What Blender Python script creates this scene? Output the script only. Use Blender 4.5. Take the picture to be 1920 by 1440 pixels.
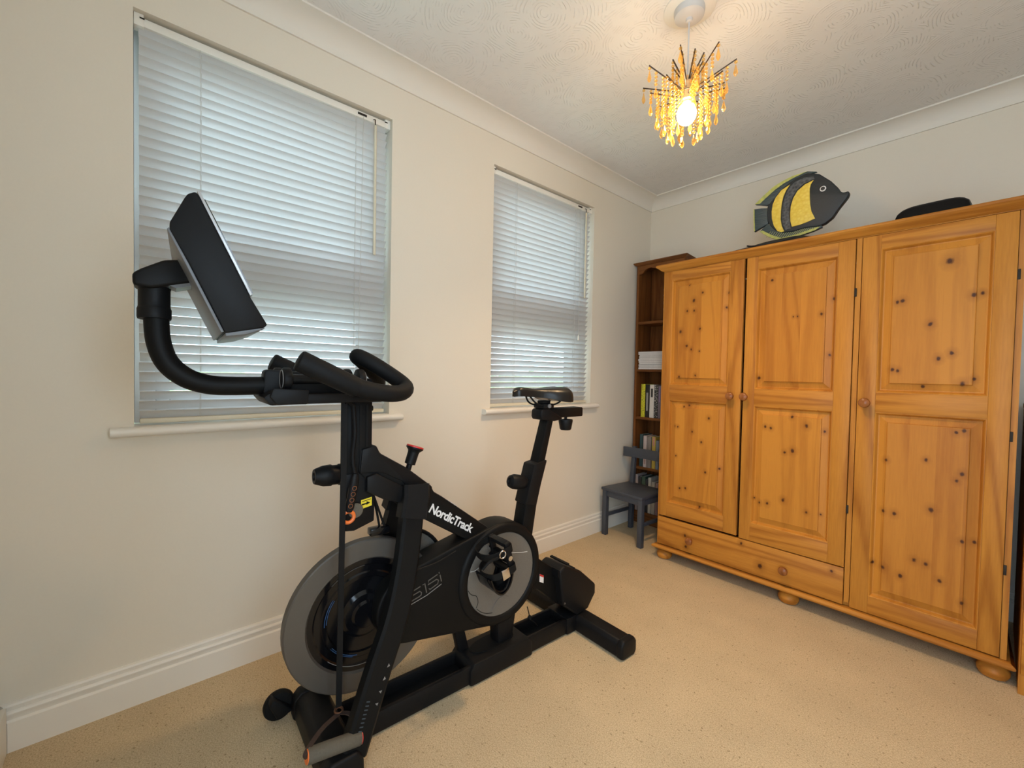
import bpy, bmesh, math, random
from mathutils import Vector, Matrix
random.seed(7)
PI = math.pi
for o in list(bpy.data.objects): bpy.data.objects.remove(o)
SC = bpy.context.scene
COL = SC.collection

# ------------------------------------------------------------------ camera
CAM = Vector((1.7879, 0.0, 1.073))
YAW, PITCH, ROLL, FPX = 0.8479, -0.0245, 0.0191, 801.0
fw = Vector((-math.sin(YAW)*math.cos(PITCH), math.cos(YAW)*math.cos(PITCH), math.sin(PITCH)))
rt = Vector((math.cos(YAW), math.sin(YAW), 0)); up = rt.cross(fw)
r2 = math.cos(ROLL)*rt + math.sin(ROLL)*up; u2 = -math.sin(ROLL)*rt + math.cos(ROLL)*up
cd = bpy.data.cameras.new('camera'); cam = bpy.data.objects.new('camera', cd); COL.objects.link(cam)
cam.matrix_world = Matrix(((r2.x, u2.x, -fw.x, CAM.x), (r2.y, u2.y, -fw.y, CAM.y), (r2.z, u2.z, -fw.z, CAM.z), (0, 0, 0, 1)))
cd.sensor_width = 36; cd.sensor_fit = 'HORIZONTAL'; cd.lens = 36*FPX/1920; cd.clip_start = 0.02
SC.camera = cam
# ------------------------------------------------------------------ world, exposure
SKY_STRENGTH = 5.2
BULB_WATT = 9.0; SPOT_WATT = 120.0
vs = SC.view_settings
vs.view_transform = 'Standard'; vs.look = 'None'; vs.gamma = 1.0; vs.use_curve_mapping = False; vs.exposure = 0.68
wd = bpy.data.worlds.new('overcast_sky'); SC.world = wd; wd.use_nodes = True
bg = wd.node_tree.nodes['Background']; bg.inputs[0].default_value = (0.64, 0.82, 1.0, 1); bg.inputs[1].default_value = SKY_STRENGTH

# room dimensions
H, XR, Y0, Y1, WT = 2.40, 2.50, -0.285, 2.968, 0.22
WIN = [(-0.003, 0.849), (1.424, 2.274)]; WZ0, WZ1 = 0.883, 2.177
for i, (a, b) in enumerate(WIN):                      # sky portals only guide sampling of the daylight through each window
    ld = bpy.data.lights.new('window_portal', 'AREA'); ld.shape = 'RECTANGLE'; ld.size = WZ1-WZ0; ld.size_y = b-a
    ld.cycles.is_portal = True
    lo = bpy.data.objects.new('window_portal', ld); COL.objects.link(lo)
    lo.location = (-WT-0.01, (a+b)/2, (WZ0+WZ1)/2); lo.rotation_euler = (0, -PI/2, 0)

DX0, DX1, DZ = 1.66, 2.44, 2.03  # doorway added behind the camera, lets in fill daylight
SY0, SY1, SZ0, SZ1 = 0.05, 0.60, 0.95, 2.10  # unseen side window, added for more daylight on the walls
for nm, sx, sy, loc, rot in (('added_doorway_portal', DX1-DX0, DZ, ((DX0+DX1)/2, Y0-.12, DZ/2), (PI/2, 0, 0)), ('added_window_portal', SZ1-SZ0, SY1-SY0, (XR+.11, (SY0+SY1)/2, (SZ0+SZ1)/2), (0, PI/2, 0))):
    ld = bpy.data.lights.new(nm, 'AREA'); ld.shape = 'RECTANGLE'; ld.size = sx; ld.size_y = sy; ld.cycles.is_portal = True
    lo = bpy.data.objects.new(nm, ld); COL.objects.link(lo); lo.location = loc; lo.rotation_euler = rot

# ------------------------------------------------------------------ helpers
class B:
    def __init__(s): s.bm = bmesh.new()
    def _merge(s, t):
        me = bpy.data.meshes.new('tmp'); t.to_mesh(me); t.free(); s.bm.from_mesh(me); bpy.data.meshes.remove(me); return s
    def _bev(s, t, bev, seg):
        if bev > 0:
            bmesh.ops.recalc_face_normals(t, faces=t.faces)
            es = [e for e in t.edges if len(e.link_faces) == 2 and e.calc_face_angle(0) > 0.35]
            bmesh.ops.bevel(t, geom=es, offset=bev, segments=seg, profile=0.5, affect='EDGES', clamp_overlap=True)
        return s._merge(t)
    def box(s, x0, x1, y0, y1, z0, z1, bev=0, seg=2):
        t = bmesh.new(); v = [t.verts.new(p) for p in ((x0,y0,z0),(x1,y0,z0),(x1,y1,z0),(x0,y1,z0),(x0,y0,z1),(x1,y0,z1),(x1,y1,z1),(x0,y1,z1))]
        for f in ((0,3,2,1),(4,5,6,7),(0,1,5,4),(1,2,6,5),(2,3,7,6),(3,0,4,7)): t.faces.new([v[i] for i in f])
        return s._bev(t, bev, seg)
    def prism(s, pts, axis, a, b, bev=0, seg=2):
        # pts in the two remaining axes: x->(y,z), y->(x,z), z->(x,y)
        mk = {'x': lambda p, h: (h, p[0], p[1]), 'y': lambda p, h: (p[0], h, p[1]), 'z': lambda p, h: (p[0], p[1], h)}[axis]
        t = bmesh.new(); A = [t.verts.new(mk(p, a)) for p in pts]; Bv = [t.verts.new(mk(p, b)) for p in pts]; n = len(pts)
        t.faces.new(A[::-1]); t.faces.new(Bv)
        for i in range(n): t.faces.new((A[i], A[(i+1) % n], Bv[(i+1) % n], Bv[i]))
        bmesh.ops.recalc_face_normals(t, faces=t.faces)
        return s._bev(t, bev, seg)
    def sweep(s, path, prof, side=None, cap=True):
        # prof: list of 2D points (closed) or function i->list ; frame kept by parallel transport
        t = bmesh.new(); P = [Vector(p) for p in path]; n = len(P); rings = []
        tan = [((P[min(i+1, n-1)]-P[max(i-1, 0)]).normalized()) for i in range(n)]
        s0 = Vector(side) if side else (Vector((0, 0, 1)) if abs(tan[0].z) < 0.9 else Vector((1, 0, 0)))
        for i in range(n):
            nx = (s0 - tan[i]*s0.dot(tan[i])).normalized(); ny = tan[i].cross(nx); s0 = nx
            pr = prof(i) if callable(prof) else prof
            rings.append([t.verts.new(P[i]+nx*q[0]+ny*q[1]) for q in pr])
        m = len(rings[0])
        for i in range(n-1):
            for j in range(m): t.faces.new((rings[i][j], rings[i][(j+1) % m], rings[i+1][(j+1) % m], rings[i+1][j]))
        if cap: t.faces.new(rings[0][::-1]); t.faces.new(rings[-1])
        bmesh.ops.recalc_face_normals(t, faces=t.faces)
        return s._merge(t)
    def tube(s, path, r, n=12, cap=True):
        R = r if isinstance(r, (list, tuple)) else [r]*len(path)
        return s.sweep(path, lambda i: [(R[i]*math.cos(2*PI*k/n), R[i]*math.sin(2*PI*k/n)) for k in range(n)], cap=cap)
    def lathe(s, prof, o=(0,0,0), d=(0,0,1), n=20, cap=True):
        d = Vector(d).normalized(); o = Vector(o); a = d.orthogonal().normalized(); b = d.cross(a); t = bmesh.new(); rings = []
        for r, h in prof:
            if r < 1e-6: rings.append([t.verts.new(o+d*h)])
            else: rings.append([t.verts.new(o+d*h+a*r*math.cos(2*PI*k/n)+b*r*math.sin(2*PI*k/n)) for k in range(n)])
        for A, C in zip(rings, rings[1:]):
            if len(A) == 1 and len(C) == 1: continue
            for k in range(n):
                k2 = (k+1) % n
                if len(A) == 1: t.faces.new((A[0], C[k], C[k2]))
                elif len(C) == 1: t.faces.new((A[k], A[k2], C[0]))
                else: t.faces.new((A[k], A[k2], C[k2], C[k]))
        for R in (rings[0], rings[-1]):
            if cap and len(R) > 1: t.faces.new(R)
        bmesh.ops.recalc_face_normals(t, faces=t.faces)
        return s._merge(t)
    def torus(s, o, d, R, r, n=24, m=8, a0=0, a1=2*PI):
        d = Vector(d).normalized(); o = Vector(o); a = d.orthogonal().normalized(); b = d.cross(a); closed = abs(a1-a0) > 6.28
        pts = [o+a*R*math.cos(a0+(a1-a0)*k/n)+b*R*math.sin(a0+(a1-a0)*k/n) for k in range(n+1)]
        return s.tube(pts, r, m)
    def grid(s, rows):
        t = bmesh.new(); V = [[t.verts.new(p) for p in r] for r in rows]
        for i in range(len(V)-1):
            for j in range(len(V[0])-1): t.faces.new((V[i][j], V[i][j+1], V[i+1][j+1], V[i+1][j]))
        return s._merge(t)
    def mesh(s, name, m, ang=38):
        me = bpy.data.meshes.new(name); bmesh.ops.remove_doubles(s.bm, verts=s.bm.verts, dist=1e-6)
        s.bm.to_mesh(me); s.bm.free()
        for p in me.polygons: p.use_smooth = True
        me.set_sharp_from_angle(angle=math.radians(ang))
        for mm in (m if isinstance(m, list) else [m]): me.materials.append(mm)
        return me
    def obj(s, name, m, parent=None, ang=38):
        o = bpy.data.objects.new(name, s.mesh(name, m, ang)); COL.objects.link(o)
        if parent: o.parent = parent
        return o
def tag(o, label=None, cat=None, group=None, kind=None):
    if label: o['label'] = label
    if cat: o['category'] = cat
    if group: o['group'] = group
    if kind: o['kind'] = kind
    return o
def thing(name, label, cat, loc=(0,0,0), rz=0, group=None):
    e = bpy.data.objects.new(name, None); e.empty_display_size = 0.05; COL.objects.link(e)
    e.location = loc; e.rotation_euler = (0, 0, rz); return tag(e, label, cat, group)
def inst(name, me, parent, loc=(0,0,0), rot=(0,0,0)):
    o = bpy.data.objects.new(name, me); COL.objects.link(o); o.parent = parent; o.location = loc; o.rotation_euler = rot; return o
def ngon(o, d, pts):  pass
def smooth_path(pts, k=6):
    P = [Vector(p) for p in pts]; out = []
    for i in range(len(P)-1):
        p0 = P[max(i-1, 0)]; p1 = P[i]; p2 = P[i+1]; p3 = P[min(i+2, len(P)-1)]
        for j in range(k):
            t = j/k; out.append(0.5*((2*p1)+(p2-p0)*t+(2*p0-5*p1+4*p2-p3)*t*t+(3*p1-p0-3*p2+p3)*t**3))
    out.append(P[-1]); return out
def text_mesh(txt, size, m, fn, bold=0.0, shear=0.0, space=1.0):
    cu = bpy.data.curves.new('t', 'FONT'); cu.body = txt; cu.size = size; cu.offset = bold; cu.shear = shear; cu.space_character = space
    ob = bpy.data.objects.new('t', cu); COL.objects.link(ob); bpy.context.view_layer.update()
    me = bpy.data.meshes.new_from_object(ob.evaluated_get(bpy.context.evaluated_depsgraph_get()))
    bpy.data.objects.remove(ob); bpy.data.curves.remove(cu)
    for v in me.vertices: v.co = fn(v.co.x, v.co.y)
    me.materials.clear(); me.materials.append(m); return me

# ------------------------------------------------------------------ materials
def new_mat(name):
    m = bpy.data.materials.new(name); m.use_nodes = True; nt = m.node_tree
    return m, nt, nt.nodes['Principled BSDF']
def N(nt, t, **kw):
    n = nt.nodes.new(t)
    for k, v in kw.items():
        if k.startswith('_'): setattr(n, k[1:], v)
        else:
            key = k.replace('__', ' ')
            (n.inputs[int(key[1:])] if key[0] == 'i' and key[1:].isdigit() else n.inputs[key]).default_value = v
    return n
def L(nt, a, b): nt.links.new(a, b)
def plain(name, col, rough=0.5, metal=0.0, spec=0.5, noise=0.0, bump=0.0, scale=60.0, coat=0.0):
    m, nt, p = new_mat(name); p.inputs['Base Color'].default_value = (*col, 1); p.inputs['Roughness'].default_value = rough
    p.inputs['Metallic'].default_value = metal; p.inputs['Specular IOR Level'].default_value = spec
    if coat: p.inputs['Coat Weight'].default_value = coat
    tc = N(nt, 'ShaderNodeTexCoord'); nz = N(nt, 'ShaderNodeTexNoise', Scale=scale, Detail=3.0); L(nt, tc.outputs['Object'], nz.inputs['Vector'])
    if noise:
        mx = N(nt, 'ShaderNodeMix', _data_type='RGBA'); mx.inputs['A'].default_value = (*[c*(1-noise) for c in col], 1); mx.inputs['B'].default_value = (*[min(1, c*(1+noise)) for c in col], 1)
        L(nt, nz.outputs['Fac'], mx.inputs['Factor']); L(nt, mx.outputs['Result'], p.inputs['Base Color'])
    if bump:
        b = N(nt, 'ShaderNodeBump', Strength=bump, Distance=0.002); L(nt, nz.outputs['Fac'], b.inputs['Height']); L(nt, b.outputs['Normal'], p.inputs['Normal'])
    return m
def emit(name, col, st):
    m = bpy.data.materials.new(name); m.use_nodes = True; nt = m.node_tree; nt.nodes.clear()
    e = N(nt, 'ShaderNodeEmission'); e.inputs[0].default_value = (*col, 1); e.inputs[1].default_value = st
    o = N(nt, 'ShaderNodeOutputMaterial'); L(nt, e.outputs[0], o.inputs[0]); return m
def wood(name, light, dark, grain='z', ring=9.0, rough=0.46, knots=(), boards=0.0, seed=0.0, knotcol=(0.075, 0.024, 0.007), front='y', coat=0.0, contrast=1.0):
    """pine: stretched growth rings, fine fibre, optional glued boards and listed knots (local x,z,size)"""
    m, nt, p = new_mat(name); tc = N(nt, 'ShaderNodeTexCoord'); oi = N(nt, 'ShaderNodeObjectInfo')
    sp = N(nt, 'ShaderNodeSeparateXYZ'); L(nt, tc.outputs['Object'], sp.inputs[0])
    off = N(nt, 'ShaderNodeMath', _operation='MULTIPLY', i1=7.3); L(nt, oi.outputs['Random'], off.inputs[0])
    base = tc.outputs['Object']; bval = None
    if boards:
        fl = N(nt, 'ShaderNodeMath', _operation='DIVIDE', i1=boards); L(nt, sp.outputs['X'], fl.inputs[0])
        f2 = N(nt, 'ShaderNodeMath', _operation='FLOOR'); L(nt, fl.outputs[0], f2.inputs[0])
        ad = N(nt, 'ShaderNodeMath', _operation='ADD'); L(nt, f2.outputs[0], ad.inputs[0]); L(nt, off.outputs[0], ad.inputs[1])
        wn = N(nt, 'ShaderNodeTexWhiteNoise', _noise_dimensions='1D'); L(nt, ad.outputs[0], wn.inputs['W']); bval = wn.outputs['Value']
        cx = N(nt, 'ShaderNodeVectorMath', _operation='SCALE', Scale=3.0); L(nt, wn.outputs['Color'], cx.inputs[0])
        a2 = N(nt, 'ShaderNodeVectorMath', _operation='ADD'); L(nt, base, a2.inputs[0]); L(nt, cx.outputs[0], a2.inputs[1]); base = a2.outputs[0]
    mp = N(nt, 'ShaderNodeMapping'); L(nt, base, mp.inputs['Vector'])
    sc = {'z': (1, 1, .07), 'x': (.07, 1, 1), 'y': (1, .07, 1)}[grain]; mp.inputs['Scale'].default_value = sc
    cb = N(nt, 'ShaderNodeCombineXYZ'); L(nt, off.outputs[0], cb.inputs[0]); L(nt, off.outputs[0], cb.inputs[2]); cb.inputs[1].default_value = seed; L(nt, cb.outputs[0], mp.inputs['Location'])
    nz = N(nt, 'ShaderNodeTexNoise', Scale=ring, Detail=2.0, Roughness=0.45, Distortion=0.6); L(nt, mp.outputs[0], nz.inputs['Vector'])
    mu = N(nt, 'ShaderNodeMath', _operation='MULTIPLY', i1=46.0); L(nt, nz.outputs['Fac'], mu.inputs[0])
    si = N(nt, 'ShaderNodeMath', _operation='SINE'); L(nt, mu.outputs[0], si.inputs[0])
    mr = N(nt, 'ShaderNodeMapRange', i1=-1.0, i2=1.0, i3=0.0, i4=1.0); L(nt, si.outputs[0], mr.inputs[0])
    pw = N(nt, 'ShaderNodeMath', _operation='POWER', i1=2.2); L(nt, mr.outputs[0], pw.inputs[0])
    fb = N(nt, 'ShaderNodeTexNoise', Scale=170.0, Detail=3.0); L(nt, mp.outputs[0], fb.inputs['Vector'])
    s1 = N(nt, 'ShaderNodeMath', _operation='MULTIPLY', i1=0.42*contrast); L(nt, pw.outputs[0], s1.inputs[0])
    s2 = N(nt, 'ShaderNodeMath', _operation='MULTIPLY_ADD', i1=0.55*contrast); L(nt, fb.outputs['Fac'], s2.inputs[0]); L(nt, s1.outputs[0], s2.inputs[2])
    fac = s2.outputs[0]
    if bval:
        s3 = N(nt, 'ShaderNodeMath', _operation='MULTIPLY_ADD', i1=0.42); L(nt, bval, s3.inputs[0]); L(nt, fac, s3.inputs[2])
        s4 = N(nt, 'ShaderNodeMath', _operation='SUBTRACT', i1=0.2); L(nt, s3.outputs[0], s4.inputs[0]); fac = s4.outputs[0]
    cr = N(nt, 'ShaderNodeValToRGB'); cr.color_ramp.elements[0].color = (*light, 1); cr.color_ramp.elements[1].color = (*dark, 1)
    cr.color_ramp.elements[0].position = 0.12; cr.color_ramp.elements[1].position = 0.95; L(nt, fac, cr.inputs[0])
    col = cr.outputs['Color']
    if knots:
        mn = None
        wob = N(nt, 'ShaderNodeTexNoise', Scale=90.0, Detail=1.0); L(nt, tc.outputs['Object'], wob.inputs['Vector'])
        for (kx, kz, kr) in knots:
            vs_ = N(nt, 'ShaderNodeVectorMath', _operation='SUBTRACT'); L(nt, tc.outputs['Object'], vs_.inputs[0]); vs_.inputs[1].default_value = (kx, 0, kz)
            vm = N(nt, 'ShaderNodeVectorMath', _operation='MULTIPLY'); L(nt, vs_.outputs[0], vm.inputs[0]); vm.inputs[1].default_value = (1/kr, 0, 0.8/kr)
            ln = N(nt, 'ShaderNodeVectorMath', _operation='LENGTH'); L(nt, vm.outputs[0], ln.inputs[0])
            if mn is None: mn = ln.outputs['Value']
            else:
                q = N(nt, 'ShaderNodeMath', _operation='MINIMUM'); L(nt, mn, q.inputs[0]); L(nt, ln.outputs['Value'], q.inputs[1]); mn = q.outputs[0]
        wa = N(nt, 'ShaderNodeMath', _operation='ADD'); L(nt, mn, wa.inputs[0]); L(nt, wob.outputs['Fac'], wa.inputs[1])
        k1 = N(nt, 'ShaderNodeMapRange', i1=1.0, i2=1.7, i3=1.0, i4=0.0); L(nt, wa.outputs[0], k1.inputs[0])
        k2 = N(nt, 'ShaderNodeMapRange', i1=1.2, i2=4.2, i3=0.5, i4=0.0); L(nt, wa.outputs[0], k2.inputs[0])
        m2 = N(nt, 'ShaderNodeMix', _data_type='RGBA'); m2.inputs['B'].default_value = (*[c*0.75 for c in dark], 1); L(nt, col, m2.inputs['A']); L(nt, k2.outputs[0], m2.inputs['Factor'])
        m1 = N(nt, 'ShaderNodeMix', _data_type='RGBA'); m1.inputs['B'].default_value = (*knotcol, 1); L(nt, m2.outputs['Result'], m1.inputs['A']); L(nt, k1.outputs[0], m1.inputs['Factor'])
        col = m1.outputs['Result']
    L(nt, col, p.inputs['Base Color']); p.inputs['Roughness'].default_value = rough; p.inputs['Specular IOR Level'].default_value = 0.22
    p.inputs['Coat Weight'].default_value = coat; p.inputs['Coat Roughness'].default_value = 0.3
    b = N(nt, 'ShaderNodeBump', Strength=0.12, Distance=0.001); L(nt, fb.outputs['Fac'], b.inputs['Height']); L(nt, b.outputs['Normal'], p.inputs['Normal'])
    return m

M = {}
M['wall'] = plain('cream_wall_paint', (0.80, 0.738, 0.625), 0.85, spec=0.2, noise=0.015, bump=0.06, scale=140)
M['gloss'] = plain('cream_gloss_paint', (0.84, 0.80, 0.72), 0.4, spec=0.4)
M['coving'] = plain('coving_paint', (0.82, 0.78, 0.70), 0.8, spec=0.2)
M['upvc'] = plain('white_window_plastic', (0.82, 0.84, 0.86), 0.35)
M['rail'] = plain('white_blind_rail', (0.86, 0.84, 0.77), 0.4)
M['cord'] = plain('white_cord', (0.62, 0.61, 0.57), 0.8)
M['wand'] = plain('ivory_wand', (0.74, 0.68, 0.52), 0.4)
M['bracket'] = plain('dark_bracket', (0.028, 0.022, 0.016), 0.6, spec=0.2)
def mat_slat():
    m = bpy.data.materials.new('ivory_blind_slat'); m.use_nodes = True; nt = m.node_tree; nt.nodes.clear()
    d = N(nt, 'ShaderNodeBsdfDiffuse'); d.inputs[0].default_value = (0.76, 0.755, 0.735, 1)
    t = N(nt, 'ShaderNodeBsdfTranslucent'); t.inputs[0].default_value = (0.78, 0.80, 0.80, 1)
    g = N(nt, 'ShaderNodeBsdfGlossy', Roughness=0.35)
    tc = N(nt, 'ShaderNodeTexCoord'); nz = N(nt, 'ShaderNodeTexNoise', Scale=3.0); L(nt, tc.outputs['Object'], nz.inputs['Vector'])
    mr = N(nt, 'ShaderNodeMapRange', i3=0.20, i4=0.25); L(nt, nz.outputs['Fac'], mr.inputs[0])
    a = N(nt, 'ShaderNodeMixShader'); L(nt, mr.outputs[0], a.inputs[0]); L(nt, d.outputs[0], a.inputs[1]); L(nt, t.outputs[0], a.inputs[2])
    b = N(nt, 'ShaderNodeMixShader', i0=0.04); L(nt, a.outputs[0], b.inputs[1]); L(nt, g.outputs[0], b.inputs[2])
    o = N(nt, 'ShaderNodeOutputMaterial'); L(nt, b.outputs[0], o.inputs[0]); return m
M['slat'] = mat_slat()
def mat_pane():
    m = bpy.data.materials.new('window_glass'); m.use_nodes = True; nt = m.node_tree; nt.nodes.clear()
    t = N(nt, 'ShaderNodeBsdfTransparent'); t.inputs[0].default_value = (0.95, 0.97, 0.96, 1); g = N(nt, 'ShaderNodeBsdfGlossy', Roughness=0.02)
    lw = N(nt, 'ShaderNodeLayerWeight', Blend=0.15); a = N(nt, 'ShaderNodeMixShader'); L(nt, lw.outputs['Fresnel'], a.inputs[0]); L(nt, t.outputs[0], a.inputs[1]); L(nt, g.outputs[0], a.inputs[2])
    o = N(nt, 'ShaderNodeOutputMaterial'); L(nt, a.outputs[0], o.inputs[0]); return m
M['pane'] = mat_pane()
def mat_ceiling():
    m, nt, p = new_mat('textured_ceiling_paint'); p.inputs['Base Color'].default_value = (0.80, 0.78, 0.745, 1); p.inputs['Roughness'].default_value = 0.85; p.inputs['Specular IOR Level'].default_value = 0.25
    tc = N(nt, 'ShaderNodeTexCoord'); nz = N(nt, 'ShaderNodeTexNoise', Scale=3.0, Detail=2.0); L(nt, tc.outputs['Object'], nz.inputs['Vector'])
    md = N(nt, 'ShaderNodeMix', _data_type='RGBA'); md.inputs['Factor'].default_value = 0.12; L(nt, tc.outputs['Object'], md.inputs['A']); L(nt, nz.outputs['Color'], md.inputs['B'])
    vo = N(nt, 'ShaderNodeTexVoronoi', Scale=5.0, _voronoi_dimensions='2D'); L(nt, md.outputs['Result'], vo.inputs['Vector'])
    mu = N(nt, 'ShaderNodeMath', _operation='MULTIPLY', i1=115.0); L(nt, vo.outputs['Distance'], mu.inputs[0])
    si = N(nt, 'ShaderNodeMath', _operation='SINE'); L(nt, mu.outputs[0], si.inputs[0])
    pw = N(nt, 'ShaderNodeMapRange', i1=0.55, i2=1.0, i3=0.0, i4=1.0); L(nt, si.outputs[0], pw.inputs[0])
    n2 = N(nt, 'ShaderNodeTexNoise', Scale=26.0, Detail=3.0); L(nt, tc.outputs['Object'], n2.inputs['Vector'])
    mk = N(nt, 'ShaderNodeMapRange', i1=0.47, i2=0.60, i3=0.0, i4=1.0); L(nt, n2.outputs['Fac'], mk.inputs[0])
    ml = N(nt, 'ShaderNodeMath', _operation='MULTIPLY'); L(nt, pw.outputs[0], ml.inputs[0]); L(nt, mk.outputs[0], ml.inputs[1])
    b = N(nt, 'ShaderNodeBump', Strength=0.5, Distance=0.005); L(nt, ml.outputs[0], b.inputs['Height']); L(nt, b.outputs['Normal'], p.inputs['Normal'])
    return m
M['ceiling'] = mat_ceiling()
def mat_carpet():
    m, nt, p = new_mat('beige_twist_carpet'); p.inputs['Roughness'].default_value = 0.95; p.inputs['Specular IOR Level'].default_value = 0.1
    tc = N(nt, 'ShaderNodeTexCoord')
    n1 = N(nt, 'ShaderNodeTexNoise', Scale=260.0, Detail=3.0, Roughness=0.7); n2 = N(nt, 'ShaderNodeTexNoise', Scale=95.0, Detail=2.0); n3 = N(nt, 'ShaderNodeTexNoise', Scale=5.0, Detail=3.0)
    for n in (n1, n2, n3): L(nt, tc.outputs['Object'], n.inputs['Vector'])
    cr = N(nt, 'ShaderNodeValToRGB'); e = cr.color_ramp.elements; e[0].position = 0.25; e[0].color = (0.42, 0.29, 0.155, 1); e[1].position = 0.62; e[1].color = (0.74, 0.585, 0.375, 1); L(nt, n1.outputs['Fac'], cr.inputs[0])
    k = N(nt, 'ShaderNodeMapRange', i1=0.64, i2=0.72, i3=0.0, i4=0.75); L(nt, n2.outputs['Fac'], k.inputs[0])
    mx = N(nt, 'ShaderNodeMix', _data_type='RGBA'); mx.inputs['B'].default_value = (0.27, 0.18, 0.09, 1); L(nt, cr.outputs[0], mx.inputs['A']); L(nt, k.outputs[0], mx.inputs['Factor'])
    k3 = N(nt, 'ShaderNodeMapRange', i1=0.3, i2=0.75, i3=0.93, i4=1.06); L(nt, n3.outputs['Fac'], k3.inputs[0])
    vm = N(nt, 'ShaderNodeVectorMath', _operation='SCALE'); L(nt, mx.outputs['Result'], vm.inputs[0]); L(nt, k3.outputs[0], vm.inputs['Scale']); L(nt, vm.outputs[0], p.inputs['Base Color'])
    b = N(nt, 'ShaderNodeBump', Strength=0.7, Distance=0.006); L(nt, n1.outputs['Fac'], b.inputs['Height']); L(nt, b.outputs['Normal'], p.inputs['Normal'])
    return m
M['carpet'] = mat_carpet()
PL, PD = (0.57, 0.238, 0.036), (0.29, 0.09, 0.011)
M['pine_v'] = wood('pine_vertical_grain', PL, PD, 'z', ring=7.0)
M['pine_h'] = wood('pine_horizontal_grain', PL, PD, 'x', ring=7.0)
M['pine_y'] = wood('pine_side_grain', PL, PD, 'y', ring=7.0)
M['knob'] = wood('knob_wood', (0.33, 0.12, 0.035), (0.2, 0.065, 0.018), 'y', rough=0.25)
M['oldpine_v'] = wood('dark_pine_vertical', (0.21, 0.078, 0.020), (0.085, 0.026, 0.006), 'z')
M['oldpine_h'] = wood('dark_pine_horizontal', (0.21, 0.078, 0.020), (0.085, 0.026, 0.006), 'x')
M['black'] = plain('black_plastic', (0.0065, 0.0065, 0.007), 0.48, spec=0.18, bump=0.05, scale=900)
M['matte'] = plain('matte_black_steel', (0.005, 0.005, 0.005), 0.52, spec=0.16)
M['foam'] = plain('black_grip_foam', (0.006, 0.006, 0.0063), 0.6, spec=0.18, bump=0.15, scale=700)
M['deep'] = plain('deep_black', (0.005, 0.005, 0.005), 0.7, spec=0.2)
M['glossblack'] = plain('gloss_black', (0.004, 0.004, 0.005), 0.14, spec=0.35)
M['screen'] = plain('screen_glass', (0.01, 0.01, 0.012), 0.05, spec=0.6)
M['silver'] = plain('silver_trim', (0.46, 0.46, 0.47), 0.35, metal=0.6)
M['greyback'] = plain('grey_console_back', (0.15, 0.155, 0.165), 0.4)
M['steel'] = plain('brushed_steel_rim', (0.12, 0.11, 0.098), 0.5, metal=0.6, noise=0.06, scale=30)
M['discgrey'] = plain('speckled_grey_cover', (0.135, 0.12, 0.10), 0.6, noise=0.25, scale=420, bump=0.2)
M['saddle'] = plain('black_saddle_vinyl', (0.008, 0.0078, 0.0078), 0.33, spec=0.4, bump=0.06, scale=500)
M['chrome'] = plain('chrome', (0.7, 0.7, 0.72), 0.15, metal=1.0)
M['darkmetal'] = plain('dark_bronze_rod', (0.05, 0.035, 0.025), 0.35, metal=0.5)
M['letters'] = plain('silver_lettering', (0.72, 0.71, 0.70), 0.4)
M['decal'] = plain('grey_decal', (0.085, 0.08, 0.072), 0.4)
M['decalbright'] = plain('pale_decal', (0.22, 0.21, 0.2), 0.4)
M['bluedecal'] = plain('blue_decal', (0.03, 0.09, 0.22), 0.4)
M['legprint'] = plain('dim_blue_grey_print', (0.035, 0.052, 0.068), 0.5)
M['red'] = plain('red_cap', (0.55, 0.03, 0.025), 0.35)
M['orange'] = plain('orange_plastic', (0.75, 0.17, 0.03), 0.4)
M['yellow'] = plain('yellow_label', (0.80, 0.62, 0.03), 0.5)
M['white'] = plain('white_label', (0.78, 0.76, 0.73), 0.5)
M['foamgrey'] = plain('grey_foam_handle', (0.095, 0.083, 0.062), 0.8, noise=0.2, bump=0.3, scale=200)
M['webbing'] = plain('brown_black_webbing', (0.035, 0.018, 0.012), 0.8, noise=0.5, bump=0.3, scale=300)
M['chair'] = plain('slate_grey_paint', (0.050, 0.057, 0.072), 0.45, noise=0.10, scale=25)
M['fishdark'] = plain('dark_fish_paint', (0.012, 0.017, 0.021), 0.5, noise=0.3, bump=0.3, scale=120)
M['paper'] = plain('magazine_paper', (0.70, 0.68, 0.66), 0.5, noise=0.12, scale=90)
M['bagblack'] = plain('black_fabric', (0.012, 0.012, 0.013), 0.75, noise=0.3, bump=0.3, scale=350)
M['lampwhite'] = plain('white_lamp_plastic', (0.62, 0.59, 0.56), 0.4)
M['brass'] = plain('warm_lamp_holder', (0.80, 0.52, 0.25), 0.35, metal=0.2)
def mat_fish(name, c1, c2, scale, vec=(1, 1, 1)):
    m, nt, p = new_mat(name); tc = N(nt, 'ShaderNodeTexCoord'); mp = N(nt, 'ShaderNodeMapping'); mp.inputs['Scale'].default_value = vec; L(nt, tc.outputs['Object'], mp.inputs[0])
    v = N(nt, 'ShaderNodeTexVoronoi', Scale=scale); L(nt, mp.outputs[0], v.inputs['Vector'])
    mx = N(nt, 'ShaderNodeMix', _data_type='RGBA'); mx.inputs['A'].default_value = (*c1, 1); mx.inputs['B'].default_value = (*c2, 1); L(nt, v.outputs['Distance'], mx.inputs['Factor']); L(nt, mx.outputs['Result'], p.inputs['Base Color'])
    b = N(nt, 'ShaderNodeBump', Strength=0.6, Distance=0.003); L(nt, v.outputs['Distance'], b.inputs['Height']); L(nt, b.outputs['Normal'], p.inputs['Normal']); p.inputs['Roughness'].default_value = 0.45
    return m
M['fishyellow'] = mat_fish('yellow_carved_scales', (0.82, 0.62, 0.10), (0.70, 0.46, 0.04), 70)
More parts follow.
